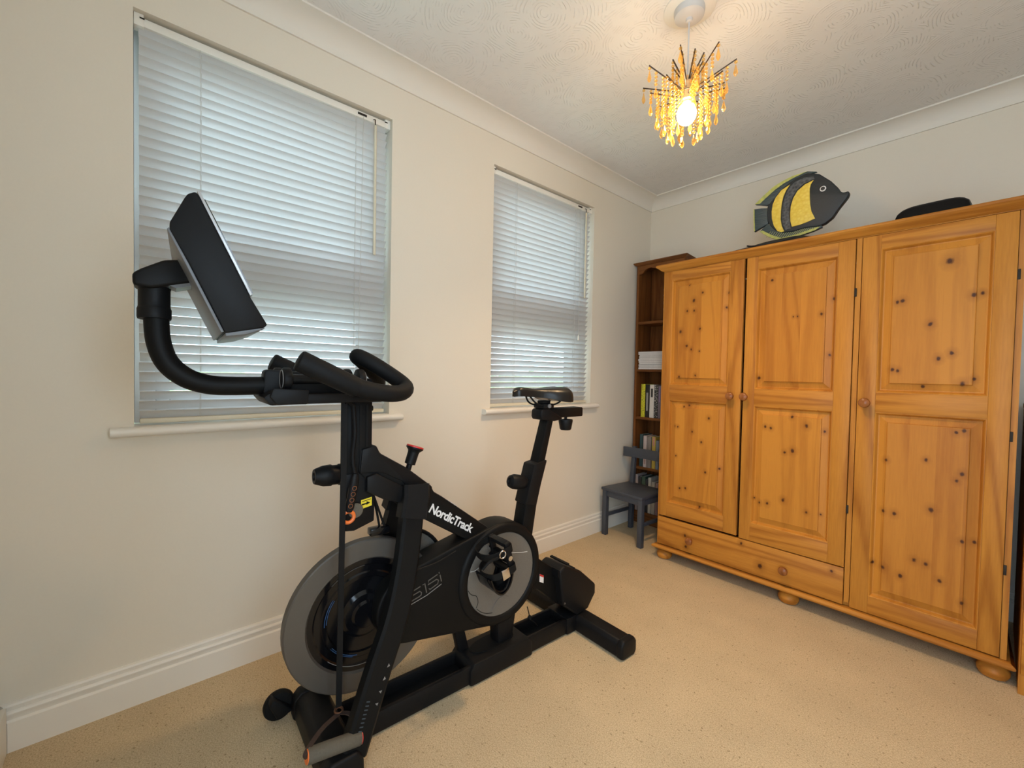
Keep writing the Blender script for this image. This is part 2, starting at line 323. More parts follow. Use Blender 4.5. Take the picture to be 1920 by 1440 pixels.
M['fishscale'] = mat_fish('dark_carved_scales', (0.008, 0.012, 0.016), (0.10, 0.11, 0.12), 80)
M['finyellow'] = mat_fish('yellow_green_fin_edge', (0.55, 0.52, 0.12), (0.30, 0.33, 0.10), 60, (1, 1, 1))
M['fintail'] = mat_fish('blue_grey_fin', (0.022, 0.04, 0.055), (0.05, 0.075, 0.075), 60, (0.3, 1, 3))
def mat_crystal():
    m = bpy.data.materials.new('amber_crystal'); m.use_nodes = True; nt = m.node_tree; nt.nodes.clear()
    t = N(nt, 'ShaderNodeBsdfTransparent'); t.inputs[0].default_value = (1.0, 0.86, 0.56, 1)
    d = N(nt, 'ShaderNodeBsdfTranslucent'); d.inputs[0].default_value = (0.98, 0.64, 0.21, 1)
    g = N(nt, 'ShaderNodeBsdfGlossy', Roughness=0.08); g.inputs[0].default_value = (1.0, 0.86, 0.6, 1)
    lw = N(nt, 'ShaderNodeLayerWeight', Blend=0.45); mr = N(nt, 'ShaderNodeMapRange', i3=0.10, i4=0.62); L(nt, lw.outputs['Facing'], mr.inputs[0])
    a = N(nt, 'ShaderNodeMixShader', i0=0.4); L(nt, d.outputs[0], a.inputs[1]); L(nt, g.outputs[0], a.inputs[2])
    b = N(nt, 'ShaderNodeMixShader'); L(nt, mr.outputs[0], b.inputs[0]); L(nt, t.outputs[0], b.inputs[1]); L(nt, a.outputs[0], b.inputs[2])
    o = N(nt, 'ShaderNodeOutputMaterial'); L(nt, b.outputs[0], o.inputs[0]); return m
M['crystal'] = mat_crystal()
def mat_hedge():
    m, nt, p = new_mat('garden_leaves'); tc = N(nt, 'ShaderNodeTexCoord'); v = N(nt, 'ShaderNodeTexVoronoi', Scale=14.0); L(nt, tc.outputs['Object'], v.inputs['Vector'])
    cr = N(nt, 'ShaderNodeValToRGB'); e = cr.color_ramp.elements; e[0].color = (0.34, 0.40, 0.20, 1); e[1].color = (0.10, 0.16, 0.06, 1); L(nt, v.outputs['Distance'], cr.inputs[0]); L(nt, cr.outputs[0], p.inputs['Base Color']); p.inputs['Roughness'].default_value = 0.7
    return m
M['hedge'] = mat_hedge()
M['lawn'] = plain('paving_and_lawn', (0.34, 0.36, 0.25), 0.9, noise=0.25, scale=2)

# ------------------------------------------------------------------ room shell
def st(o, lab=None): return tag(o, lab, kind='structure')
st(B().box(-WT, XR+.1, Y0-.1, Y1+.1, -0.1, 0).obj('floor', M['carpet']), 'beige speckled twist pile carpet across the whole room')
st(B().box(-WT, XR+.1, Y0-.1, Y1+.1, H, H+.1).obj('ceiling', M['ceiling']), 'pale ceiling with swirled plaster texture')
b = B()
ys = [Y0-.1, WIN[0][0], WIN[0][1], WIN[1][0], WIN[1][1], Y1+.1]
for i in (0, 2, 4): b.box(-WT, 0, ys[i], ys[i+1], 0, H)
for i in (1, 3): b.box(-WT, 0, ys[i], ys[i+1], 0, WZ0-.022); b.box(-WT, 0, ys[i], ys[i+1], WZ1, H)
st(b.obj('wall_left', M['wall']), 'cream painted wall with two windows')
st(B().box(0, XR, Y1, Y1+.1, 0, H).obj('wall_back', M['wall']), 'cream painted wall behind the wardrobe')
# unseen openings added to brighten the room: doorway behind camera, right-wall window
b = B(); b.box(XR, XR+.1, Y0-.1, SY0, 0, H); b.box(XR, XR+.1, SY1, Y1+.1, 0, H); b.box(XR, XR+.1, SY0, SY1, SZ1, H); b.box(XR, XR+.1, SY0, SY1, 0, SZ0)
st(b.obj('wall_right', M['wall']), 'cream wall on the right, out of view')
b = B(); b.box(0, DX0, Y0-.1, Y0, 0, H); b.box(DX1, XR, Y0-.1, Y0, 0, H); b.box(DX0, DX1, Y0-.1, Y0, DZ, H)
st(b.obj('wall_front', M['wall']), 'cream wall with the added doorway behind the viewer')
d_ = st(thing('added_doorway', 'added open doorway behind the viewer, letting in extra daylight', None))
for (x0, x1, z0, z1) in ((DX0-.06, DX0+.012, 0, DZ+.06), (DX1-.012, DX1+.06, 0, DZ+.06), (DX0+.012, DX1-.012, DZ-.012, DZ+.06)):
    B().box(x0, x1, Y0-.115, Y0+.016, z0, z1, .003).obj('added_door_frame', M['gloss'], d_)
st(B().box(-WT, XR+.1, Y0-1.2, Y0-.1, -0.1, 0).obj('floor_landing', M['carpet']), 'landing carpet beyond the added doorway')
w_ = st(thing('window_3', 'small window added in the right wall for extra daylight, out of view', None))
for (y0, y1, z0, z1) in ((SY0, SY0+.04, SZ0, SZ1), (SY1-.04, SY1, SZ0, SZ1), (SY0+.04, SY1-.04, SZ0, SZ0+.04), (SY0+.04, SY1-.04, SZ1-.04, SZ1)):
    B().box(XR+.02, XR+.08, y0, y1, z0, z1, .003).obj('window_frame', M['upvc'], w_)
def run(name, prof, m, lab=None, walls='lbrf'):
    """prof: (offset from wall, height) polygon swept along each wall with mitred ends"""
    for k in walls:
        t = bmesh.new(); A, C = [], []
        for d, z in prof:
            a, c = {'l': ((d, Y0+d, z), (d, Y1-d, z)), 'b': ((d, Y1-d, z), (XR-d, Y1-d, z)), 'r': ((XR-d, Y1-d, z), (XR-d, Y0+d, z)), 'f': ((XR-d, Y0+d, z), (d, Y0+d, z))}[k]
            A.append(t.verts.new(a)); C.append(t.verts.new(c))
        n = len(prof); t.faces.new(A); t.faces.new(C[::-1])
        for i in range(n): t.faces.new((A[i], A[(i+1) % n], C[(i+1) % n], C[i]))
        bmesh.ops.recalc_face_normals(t, faces=t.faces); q = B(); q._merge(t)
        side = {'l': 'left', 'b': 'back', 'r': 'right', 'f': 'front'}[k]; idx = 'lbrf'.index(k)+1
        st(q.obj(name.format(side=side, n=idx), m, ang=25), lab)
run('baseboard_{side}', [(0, 0), (.019, 0), (.019, .083), (.0165, .086), (.013, .088), (.0135, .094), (.0165, .100), (.017, .106), (.0145, .110), (.010, .112), (.0105, .118), (.0115, .124), (.009, .129), (.004, .131), (0, .131)], M['gloss'], 'cream moulded skirting board', walls='lbr')
st(B().box(.0195, DX0-.061, Y0, Y0+.018, 0, .13, .002).obj('baseboard_front', M['gloss']), 'cream skirting board beside the added doorway')
cv = [(0, 2.325), (.008, 2.325), (.008, 2.3315)]
for k in range(9):
    a = k/8*PI/2; cv.append((.008+(.094-.008)*(1-math.cos(a)), 2.3315+(2.3925-2.3315)*math.sin(a)))
cv += [(.094, 2.3925), (.1015, 2.3925), (.1015, H), (0, H)]
run('trim_{n}', cv, M['coving'], 'cream concave coving at the ceiling edge')

# windows with sash frames, panes, sills
for i, (a, c) in enumerate(WIN):
    w = st(thing('window_%d' % (i+1), ['larger looking window nearer the camera, behind the exercise bike screen', 'window behind the bike saddle, nearer the bookcase'][i], None))
    X0, X1 = -.175, -.105
    b = B(); fwid = .055
    b.box(X0, X1, a, a+fwid, WZ0, WZ1, .004); b.box(X0, X1, c-fwid, c, WZ0, WZ1, .004)
    b.box(X0, X1, a+fwid, c-fwid, WZ0, WZ0+.06, .004); b.box(X0, X1, a+fwid, c-fwid, WZ1-.06, WZ1, .004); b.obj('window_frame', M['upvc'], w)
    zr = 1.44
    B().box(X0-.005, X1+.012, a+fwid, c-fwid, zr-.06, zr+.06, .006).obj('transom_rail', M['upvc'], w)
    for (z0, z1) in ((WZ0+.06, zr-.06), (zr+.06, WZ1-.06)):
        s_ = B()
        ya, yc = a+fwid, c-fwid
        s_.box(X0+.012, X1-.012, ya, ya+.038, z0, z1, .004); s_.box(X0+.012, X1-.012, yc-.038, yc, z0, z1, .004)
        s_.box(X0+.012, X1-.012, ya+.038, yc-.038, z0, z0+.038, .004); s_.box(X0+.012, X1-.012, ya+.038, yc-.038, z1-.038, z1, .004)
        so = s_.obj('sash', M['upvc'], w)
        B().box(-.142, -.138, ya+.03, yc-.03, z0+.03, z1-.03).obj('pane', M['pane'], so)
    sl = [(-.106, WZ0-.022), (-.106, WZ0), (.024, WZ0)] + [(.024+.014*math.sin(q*PI/6), WZ0-.014+.014*math.cos(q*PI/6)) for q in range(1, 6)] + [(.024, WZ0-.028), (0, WZ0-.028), (0, WZ0-.022)]
    b = B(); b.prism(sl, 'y', a, c)
    nose = [(0, WZ0-.028), (0, WZ0), (.024, WZ0)] + sl[3:9]
    b.prism(nose, 'y', a-.055, a); b.prism(nose, 'y', c, c+.052)
    b.obj('window_sill', M['gloss'], w)

# outside
st(B().box(-14, -WT-.4, -10, 12, -0.5, -0.4).obj('garden_ground', M['lawn']), 'pale garden ground outside the windows')
rows = []
for i in range(13):
    t = i/12*PI; r = []
    for j in range(61):
        y = -6+j*.24; r.append((-6+1.0*math.cos(t)*(1+.15*random.uniform(-1, 1)), y, -0.4+1.35*math.sin(t)*(1+.16*random.uniform(-1, 1))))
    rows.append(r)
tag(B().grid(rows).obj('garden_hedge', M['hedge'], ang=180), 'green garden hedge glimpsed between the blind slats', 'hedge')

# ------------------------------------------------------------------ venetian blinds
def slat_mesh(ln):
    b = B(); n = 4; Wd = .0355; th = .0022; top = []; bot = []
    for k in range(n+1):
        x = -Wd/2+Wd*k/n; zc = .0032*(1-(2*x/Wd)**2); top.append((x, zc+th/2)); bot.append((x, zc-th/2))
    b.prism(top+bot[::-1], 'y', -ln/2, ln/2); return b.mesh('slat', M['slat'], 60)
TILT = math.radians(-50.0)                                # room-side edge up
for i, (a, c) in enumerate(WIN):
    yc = (a+c)/2; ln = c-a-.026; XB = -.036
    bl = thing('venetian_blind', ['wide ivory venetian blind hanging behind the exercise bike screen', 'ivory venetian blind hanging behind the bike saddle'][i], 'blind', (XB, yc, WZ0), 0, 'venetian blinds in the two windows')
    zt = WZ1-WZ0
    hr = B().box(-.016, .016, -ln/2, ln/2, zt-.036, zt-.010, .002).obj('headrail', M['rail'], bl)
    for e in (-1, 1):
        B().box(-.019, .0185, e*(ln/2)-.012, e*(ln/2)+.012, zt-.039, zt-.0005, .002).obj('headrail_bracket', M['rail'], hr)
        B().box(.0175, .020, e*(ln/2-.008)-.006, e*(ln/2-.008)+.006, zt-.016, zt-.012).obj('bracket_clip', M['bracket'], hr)
    me = slat_mesh(ln); zb = .028; ns = 40; pitch = (zt-.050-zb)/(ns-1)
    for k in range(ns):
        inst('slat', me, bl, (random.uniform(-.0006, .0006), random.uniform(-.001, .001), zb+.006+pitch*k), (0, TILT+math.radians(random.uniform(-1.6, 1.6)), 0))
    B().box(-.013, .013, -ln/2, ln/2, .006, .022, .004).obj('bottom_rail', M['wand'], bl)
    for yy in ((.17, .70) if i == 0 else (.185, .70)):
        p = a+yy-yc
        for dx in (-.0135, .0155): B().tube([(dx, p, zt-.036), (dx, p, .02)], .0007, 6).obj('ladder_cord', M['cord'], bl)
        B().tube([(0, p+.004, zt-.036), (0, p+.004, .02)], .0008, 6).obj('lift_cord', M['cord'], bl)
    yw = (.777 if i == 0 else 2.205)-yc
    wnd = B().tube([(.024, yw, zt-.05), (.025, yw, 1.575-WZ0)], .0055, 10).obj('tilt_wand', M['wand'], bl)
    B().tube([(.018, yw-.006, zt-.024), (.026, yw-.002, zt-.026), (.024, yw, zt-.055)], .0022, 8).obj('wand_hook', M['bracket'], wnd)
    yp = (.725 if i == 0 else 2.155)-yc; ze = 1.13 if i == 0 else 1.33
    pc = B().tube([(.022, yp, zt-.03), (.022, yp-.012 if i == 0 else yp, ze-WZ0)], .0010, 6).obj('pull_cord', M['cord'], bl)
    B().lathe([(.002, .03), (.0055, .022), (.0065, 0), (.004, -.004)], (.022, yp-.012 if i == 0 else yp, ze-WZ0-.03), n=10).obj('cord_tassel', M['rail'], pc)
    B().box(.0162, .019, yp-.022, yp+.016, zt-.026, zt-.018).obj('cord_lock', M['bracket'], hr)

# ------------------------------------------------------------------ wardrobe
WXc, WY = 1.174, 2.326
wr = thing('pine_wardrobe', 'large honey pine wardrobe with three panelled doors and a long drawer', 'wardrobe', (WXc, WY, 0))
xl, xr = .480-WXc, 1.842-WXc; D = .56
for (x0, x1, y0, nm) in ((xl, xl+.022, .022, 'side_panel'), (xr-.022, xr, .022, 'side_panel'), (1.371-WXc+.002, 1.393-WXc-.002, .006, 'divider')): B().box(x0, x1, y0, D-.0125, .1005, 1.6985).obj(nm, M['pine_v'], wr)
B().box(xl, xr, D-.012, D, .082, 1.69).obj('back_panel', M['pine_v'], wr)
B().box(xl, xr, .022, D-.0125, .0815, .10).obj('bottom_board', M['pine_h'], wr)
B().box(xl+.0005, xr-.0005, .003, .0215, 1.681, 1.698).obj('top_rail', M['pine_h'], wr)
for (x0, x1) in ((xl, .4845-WXc), (1.826-WXc, xr)): B().box(x0, x1, .004, .0215, .0825, 1.68).obj('face_stile', M['pine_v'], wr)
cor = [(.03, 1.684), (.0, 1.684), (-.012, 1.690), (-.022, 1.700), (-.030, 1.7045), (-.034, 1.710), (-.034, 1.716), (-.030, 1.721), (D, 1.721), (D, 1.70), (.03, 1.70)]
def moulding(prof, name, x0, x1, over):
    """(depth, z) profile run across the front; ends get the same overhang"""
    t = bmesh.new(); A, C = [], []
    for y, z in prof:
        o_ = max(0, -y) if over else 0
        A.append(t.verts.new((x0-o_, y, z))); C.append(t.verts.new((x1+o_, y, z)))
    n = len(prof); t.faces.new(A); t.faces.new(C[::-1])
    for k in range(n): t.faces.new((A[k], A[(k+1) % n], C[(k+1) % n], C[k]))
    bmesh.ops.recalc_face_normals(t, faces=t.faces); q = B(); q._merge(t); return q.obj(name, M['pine_h'], wr, 25)
moulding(cor, 'cornice', xl, xr, True)
bas = [(D, .058), (-.010, .058), (-.018, .061), (-.0225, .067), (-.0225, .072), (-.018, .077), (-.010, .081), (D, .081)]
moulding(bas, 'base_moulding', xl, xr, True)
for fx in (.515, 1.158, 1.812):
    for fy in (.03, D-.06):
        B().lathe([(.022, 0), (.036, .004), (.043, .018), (.043, .030), (.034, .044), (.024, .050), (.028, .0585)], (fx-WXc, fy, 0), n=24).obj('bun_foot', M['pine_h'], wr)
KN = dict(
 d1u=[(0.711,1.536),(0.662,1.497,1.5),(0.626,1.443),(0.666,1.441),(0.59,1.329,1.4),(0.701,1.339),(0.628,1.247,1.3),(0.655,1.227),(0.702,1.216,.7),(0.589,1.073),(0.682,1.082),(0.635,1.587,.7),(0.835,1.442),(0.846,1.519)],
 d1l=[(0.649,0.912),(0.62,0.904),(0.675,0.768),(0.572,0.789,.8),(0.59,0.787,.8),(0.727,0.716),(0.764,0.851,1.1),(0.583,0.62,.8),(0.825,0.586),(0.753,0.555),(0.611,0.437),(0.644,0.444),(0.723,0.354,1.2)],
 d2u=[(1.05,1.552),(1.298,1.434),(1.255,1.369),(1.162,1.366,.6),(1.145,1.366,.6),(1.002,1.074,1.3),(1.289,1.183)],
 d2l=[(1.041,0.835),(1.066,0.831),(1.213,0.857,1.3),(1.154,0.893),(1.281,0.838),(1.161,0.733,1.4),(1.128,0.721),(1.128,0.492,1.3),(1.025,0.454),(1.06,0.459,1.1),(0.999,0.47,.7),(1.224,0.457),(1.278,0.459,.7)],
 d3u=[(1.657,1.533,1.8),(1.511,1.393),(1.527,1.397,1.2),(1.723,1.396,1.3),(1.744,1.403),(1.61,1.297,1.3),(1.637,1.162,1.2),(1.672,1.182,1.2),(1.504,1.119,1.2),(1.52,1.115),(1.703,1.066,1.4),(1.596,1.053,1.2),(1.733,1.085)],
 d3l=[(1.693,0.882),(1.713,0.89,1.2),(1.496,0.745),(1.614,0.765),(1.713,0.727,1.2),(1.7,0.699),(1.528,0.53,1.2),(1.493,0.532),(1.634,0.572,1.4),(1.72,0.474,1.1),(1.752,0.478),(1.592,0.36,1.2),(1.626,0.355,1.1),(1.553,0.282,1.2),(1.499,0.297,1.2),(1.464,0.305),(1.666,0.304,1.2),(1.727,0.243)],
 dr=[(0.652,0.177,1.2),(0.658,0.116,1.3),(0.948,0.226,1.2),(1.039,0.141,1.9),(1.328,0.22)])
def knots(k): return [(q[0]-WXc, q[1], .0054*(q[2] if len(q) > 2 else 1.0)) for q in KN[k]]
def raised_panel(x0, x1, z0, z1):
    b = B(); rings = []
    for ins, y in ((0, .0006), (.002, .0004), (.005, .0030), (.009, .0110), (.0105, .0150), (.015, .0155), (.039, .0085), (.0405, .0030), (.043, .0022)):
        rings.append([(x0+ins, y, z0+ins), (x1-ins, y, z0+ins), (x1-ins, y, z1-ins), (x0+ins, y, z1-ins)])
    t = bmesh.new(); V = [[t.verts.new(p) for p in r] for r in rings]
    for A, C in zip(V, V[1:]):
        for k in range(4): t.faces.new((A[k], A[(k+1) % 4], C[(k+1) % 4], C[k]))
    t.faces.new(V[-1])
    bk = [t.verts.new((p[0], .0205, p[2])) for p in rings[0]]
    for k in range(4): t.faces.new((V[0][(k+1) % 4], V[0][k], bk[k], bk[(k+1) % 4]))
    t.faces.new(bk[::-1]); b._merge(t); return b
KNOB = [(.009, 0), (.008, .010), (.012, .014), (.0185, .020), (.0205, .028), (.018, .036), (.010, .041), (0, .042)]
DOORS = [(.4855, .922, .258, 1.679, 'd1', .879, .060), (.934, 1.370, .252, 1.679, 'd2', .946, .060), (1.394, 1.8245, .086, 1.679, 'd3', 1.4225, .060)]
PANELS = {'d1': ((.530, .858, 1.026, 1.628), (.536, .853, .341, .938)), 'd2': ((.986, 1.308, 1.018, 1.618), (.986, 1.311, .340, .934)), 'd3': ((1.457, 1.771, 1.022, 1.622), (1.452, 1.768, .158, .940))}
for (dx0, dx1, dz0, dz1, key, kx, sw) in DOORS:
    (ux0, ux1, uz0, uz1), (lx0, lx1, lz0, lz1) = PANELS[key]
    px0, px1 = (ux0+lx0)/2-WXc, (ux1+lx1)/2-WXc; a0, a1 = dx0-WXc, dx1-WXc
    b = B(); b.box(a0, px0, 0, .021, dz0, dz1, .0018); b.box(px1, a1, 0, .021, dz0, dz1, .0018); door = b.obj('door', M['pine_v'], wr)
    for (z0, z1) in ((dz0, lz0), (lz1, uz0), (uz1, dz1)): B().box(px0, px1, .0002, .0208, z0, z1, .001).obj('rail', M['pine_h'], door)
    for (z0, z1, kk) in ((uz0, uz1, 'u'), (lz0, lz1, 'l')):
        raised_panel(px0, px1, z0, z1).obj('panel', wood('pine_panel_'+key+kk, (0.56, 0.228, 0.032), (0.33, 0.105, 0.013), 'z', ring=5.0, knots=knots(key+kk), boards=.078, seed=random.random()*9, contrast=.75), door, 8)
    B().lathe(KNOB, (kx-WXc, 0, .978), (0, -1, 0), 24).obj('knob', M['knob'], door)
    hx = {'d1': a0-.001, 'd2': a1+.004, 'd3': a1+.004}[key]
    for hz in {'d1': (), 'd2': (.18, .84), 'd3': (.20, .5, .86)}[key]:
        B().box(hx-.004, hx+.004, .0005, .008, dz0+(dz1-dz0)*hz-.018, dz0+(dz1-dz0)*hz+.018, .001).obj('hinge', M['bracket'], door)
dw = B().box(.4855-WXc, 1.370-WXc, 0, .021, .086, .247, .003).obj('drawer', wood('pine_drawer_front', PL, PD, 'x', ring=6.0, knots=knots('dr')), wr)
for kx in (.687, 1.146): B().lathe(KNOB, (kx-WXc, 0, .161), (0, -1, 0), 24).obj('knob', M['knob'], dw)

# pine chest at the right edge of view
cx0, cx1 = 1.869, 2.46
chd = thing('pine_chest', 'pine chest of drawers at the right edge beside the wardrobe', 'chest', (cx0, 2.275, 0)); cw = cx1-cx0
for x in (0, cw-.02): B().box(x, x+.02, .012, .60, .0, .965).obj('side_panel', M['pine_v'], chd)
B().box(.02, cw-.02, .59, .60, .02, .965).obj('back_panel', M['pine_v'], chd)
B().box(-.002, cw+.012, -.004, .61, .9655, .99, .005).obj('top_board', M['pine_h'], chd)
B().box(.02, cw-.02, .012, .03, 0, .07).obj('plinth', M['pine_h'], chd)
for k in range(4):
    dr_ = B().box(.004, cw-.004, .0, .0118, .075+.2225*k, .290+.2225*k, .002).obj('drawer', M['pine_h'], chd)
    for kx in (.14, cw-.14): B().lathe(KNOB, (kx, 0, .183+.2225*k), (0, -1, 0), 20).obj('knob', M['knob'], dr_)

# ------------------------------------------------------------------ bookcase
BX0, BX1, BY, BT = .022, .388, 2.76, 1.872
bc = thing('pine_bookcase', 'tall narrow dark pine bookcase in the corner beside the wardrobe', 'bookcase', (BX0, BY, 0))
W_, D_ = BX1-BX0, .185
for x in (0, W_-.018): B().box(x, x+.018, 0, D_, 0, BT, .001).obj('side_panel', M['oldpine_v'], bc)
B().box(.018, W_-.018, D_-.008, D_, .02, BT).obj('back_panel', M['oldpine_v'], bc)
SH = [.085, .412, .775, 1.122, 1.467]
for z in SH: B().box(.018, W_-.018, .003, D_-.008, z-.018, z, .001).obj('shelf', M['oldpine_h'], bc)
B().box(.018, W_-.018, .006, .02, 0, SH[0]-.018).obj('plinth', M['oldpine_h'], bc)
ct = [(0, BT), (-.006, BT+.002), (-.016, BT+.012), (-.020, BT+.016), (-.020, BT+.022), (D_, BT+.022), (D_, BT)]
t = bmesh.new(); A, C = [], []
for y, z in ct:
    o_ = max(0, -y); A.append(t.verts.new((-o_, y, z))); C.append(t.verts.new((W_+o_, y, z)))
t.faces.new(A); t.faces.new(C[::-1])
for k in range(len(ct)): t.faces.new((A[k], A[(k+1) % len(ct)], C[(k+1) % len(ct)], C[k]))
bmesh.ops.recalc_face_normals(t, faces=t.faces); q = B(); q._merge(t); q.obj('cornice', M['oldpine_h'], bc, 25)
arch = [(.018, BT), (.018, BT-.062)]
for k in range(0, 25):
    t_ = k/24; x = .018+(W_-.036)*t_; e = min(t_, 1-t_)*2
    arch.append((x, BT-.062+.030*(1/(1+math.exp(-(e-.22)*26)))+.010*math.exp(-((e-.52)/.16)**2)))
arch += [(W_-.018, BT)]
B().prism(arch, 'y', .001, .016).obj('arched_pelmet', M['oldpine_h'], bc)

def cover_mat(name, col, txt=None):
    m, nt, p = new_mat(name); p.inputs['Roughness'].default_value = .45; tc = N(nt, 'ShaderNodeTexCoord')
    mp = N(nt, 'ShaderNodeMapping'); mp.inputs['Scale'].default_value = (40, 1, 90); L(nt, tc.outputs['Object'], mp.inputs[0])
    nz = N(nt, 'ShaderNodeTexNoise', Scale=2.0, Detail=1.0); L(nt, mp.outputs[0], nz.inputs['Vector'])
    k = N(nt, 'ShaderNodeMapRange', i1=.56, i2=.6, i3=0.0, i4=.85 if txt else .15); L(nt, nz.outputs['Fac'], k.inputs[0])
    mx = N(nt, 'ShaderNodeMix', _data_type='RGBA'); mx.inputs['A'].default_value = (*col, 1); mx.inputs['B'].default_value = (*(txt or [c*.6 for c in col]), 1)
    L(nt, k.outputs[0], mx.inputs['Factor']); L(nt, mx.outputs['Result'], p.inputs['Base Color']); return m
pagem = M['paper']
def book(x0, x1, z, h, col, label, dep=.12, yy=.012, txt=None, group=None, title=None, tcol=None):
    b_ = thing('book', label, 'book', (BX0+(x0+x1)/2, BY+yy, z), 0, group); w = (x1-x0)/2-.0006
    cm = cover_mat('cover', col, txt)
    q = B(); q.box(-w, w, 0, .003, 0, h, .0008); q.box(-w, -w+.0022, .003, dep, 0, h); q.box(w-.0022, w, .003, dep, 0, h); q.obj('cover', cm, b_)
    B().box(-w+.0025, w-.0025, .0035, dep-.004, .002, h-.003).obj('pages', pagem, b_)
    if title:
        B().box(-w*.45, w*.45, -.0006, 0, h*title[0], h*title[1]).obj('spine_print', plain('spine_print', tcol, .5, noise=.5, scale=150), b_)
    return b_
g = 'books on the third shelf up'
z = SH[2]
book(.052, .084, z, .240, (.62, .60, .03), 'tall yellow book standing leftmost on the middle bookcase shelf', txt=(.22, .22, .03), group=g)
book(.086, .118, z, .238, (.012, .012, .012), 'tall black book with pale spine lettering right of the yellow book', group=g, title=(.2, .75), tcol=(.3, .3, .28))
book(.121, .156, z, .238, (.66, .64, .60), 'tall white book with a black silhouette on its spine', group=g, title=(.62, .88), tcol=(.03, .03, .03))
book(.158, .184, z, .236, (.03, .03, .03), 'black and white patterned book beside the white book', txt=(.55, .53, .5), group=g)
book(.186, .212, z, .232, (.17, .14, .17), 'grey and purple book next to the wardrobe side', group=g, title=(.5, .95), tcol=(.24, .18, .30))
g = 'paperbacks behind the chair rail'
z = SH[1]
for (x0, x1, h, c, lab, ti, tcx) in ((.050, .074, .236, (.03, .065, .07), 'dark teal paperback leftmost above the grey chair rail', None, None), (.080, .107, .228, (.50, .42, .40), 'pale pink paperback second from left behind the chair rail', (.1, .5), (.4, .25, .22)), (.109, .143, .226, (.22, .19, .17), 'grey brown paperback in the middle behind the chair rail', None, None), (.150, .177, .228, (.55, .40, .07), 'yellow paperback with a pink top behind the chair rail', (.72, .98), (.55, .22, .2)), (.180, .204, .205, (.20, .23, .27), 'short blue grey paperback beside the wardrobe edge', None, None)):
    book(x0, x1, z, h, c, lab, group=g, title=ti, tcol=tcx)
g = 'books on the lowest shelf behind the chair'
z = SH[0]
for (x0, x1, h, c, lab) in ((.022, .044, .262, (.45, .36, .33), 'slim pinkish book leftmost on the lowest shelf'), (.046, .072, .250, (.03, .03, .03), 'black book second on the lowest shelf'), (.075, .105, .258, (.05, .09, .06), 'dark green book on the lowest shelf'), (.107, .126, .244, (.03, .03, .035), 'thin black book on the lowest shelf'), (.128, .150, .258, (.50, .46, .38), 'cream book on the lowest shelf'), (.154, .182, .232, (.42, .36, .28), 'tan book with yellow top on the lowest shelf'), (.185, .206, .228, (.30, .18, .17), 'dull red book on the lowest shelf')):
    book(x0, x1, z, h, c, lab, group=g)
zz = SH[3]
for k in range(11):
    th = random.uniform(.0095, .0135); ox = random.uniform(-.006, .006); oy = random.uniform(-.004, .006)
    o = thing('magazine', ['bottom magazine', 'second magazine', 'third magazine', 'fourth magazine', 'fifth magazine', 'sixth magazine', 'seventh magazine', 'eighth magazine', 'ninth magazine', 'tenth magazine', 'topmost magazine'][k]+' counting up in the white stack on the bookcase shelf', 'magazine', (BX0+.030+ox, BY+.006+oy, zz), 0, 'white magazines stacked on a shelf')
    B().box(0, .215, 0, .15, .0012, th-.0014).obj('pages', M['paper'], o); q = B(); q.box(-.0005, .216, -.0008, .151, 0, .0011); q.box(-.0005, .216, -.0008, .151, th-.0013, th-.0002); q.obj('cover', plain('magazine_cover', random.choice([(.62, .60, .58), (.45, .43, .42), (.7, .69, .68), (.3, .29, .3)]), .35), o)
    zz += th
def mat_bw():
    m, nt, p = new_mat('black_white_print'); tc = N(nt, 'ShaderNodeTexCoord'); nz = N(nt, 'ShaderNodeTexNoise', Scale=26.0, Detail=3.0); L(nt, tc.outputs['Object'], nz.inputs['Vector'])
    cr = N(nt, 'ShaderNodeValToRGB'); cr.color_ramp.interpolation = 'CONSTANT'; e = cr.color_ramp.elements; e[0].color = (.012, .012, .013, 1); e[1].position = .52; e[1].color = (.55, .55, .54, 1); L(nt, nz.outputs['Fac'], cr.inputs[0]); L(nt, cr.outputs[0], p.inputs['Base Color']); p.inputs['Roughness'].default_value = .4; return m
pc_ = thing('picture_card', 'black and white printed card standing on the top bookcase shelf', 'card', (BX0+.168, BY+.085, SH[4]))
B().box(0, .14, 0, .006, 0, .235, .001).obj('card', mat_bw(), pc_)
B().box(.03, .11, .0062, .05, 0, .1, .001).obj('backing_stand', M['bagblack'], pc_)

# ------------------------------------------------------------------ child's chair
ch = thing('child_chair', 'small slate grey painted wooden child chair in front of the bookcase', 'chair', (.215, 2.498, 0), math.radians(-3.5))
sq = .016
B().prism([(-.163, -.148), (.160, -.148), (.150, .140), (-.150, .140)], 'z', .302, .322, .005).obj('seat', M['chair'], ch)
for (x, y) in ((-.140, -.126), (.140, -.126)): B().box(x-sq, x+sq, y-sq, y+sq, 0, .3018, .003).obj('front_leg', M['chair'], ch)
for x in (-.118, .118):
    B().prism([(.110, 0), (.142, 0), (.1475, .302), (.163, .575), (.141, .575), (.1155, .302)], 'x', x-sq*.9, x+sq*.9, .003).obj('back_post', M['chair'], ch)
q = B()
for k in range(9): pass
q.prism([(-.182, .118), (-.09, .1345), (0, .1405), (.09, .1345), (.168, .118), (.168, .104), (.09, .1205), (0, .1265), (-.09, .1205), (-.182, .104)], 'z', .502, .569, .003)
q.obj('back_rail', M['chair'], ch)
for x in (-.140, .140): B().prism([(-.1095, .125), (.113, .125), (.113, .147), (-.1095, .147)], 'x', x*(.95)-.008, x*.95+.008, .002).obj('side_stretcher', M['chair'], ch)
B().box(-.1235, .1235, -.135, -.118, .262, .3015, .002).obj('front_apron', M['chair'], ch)
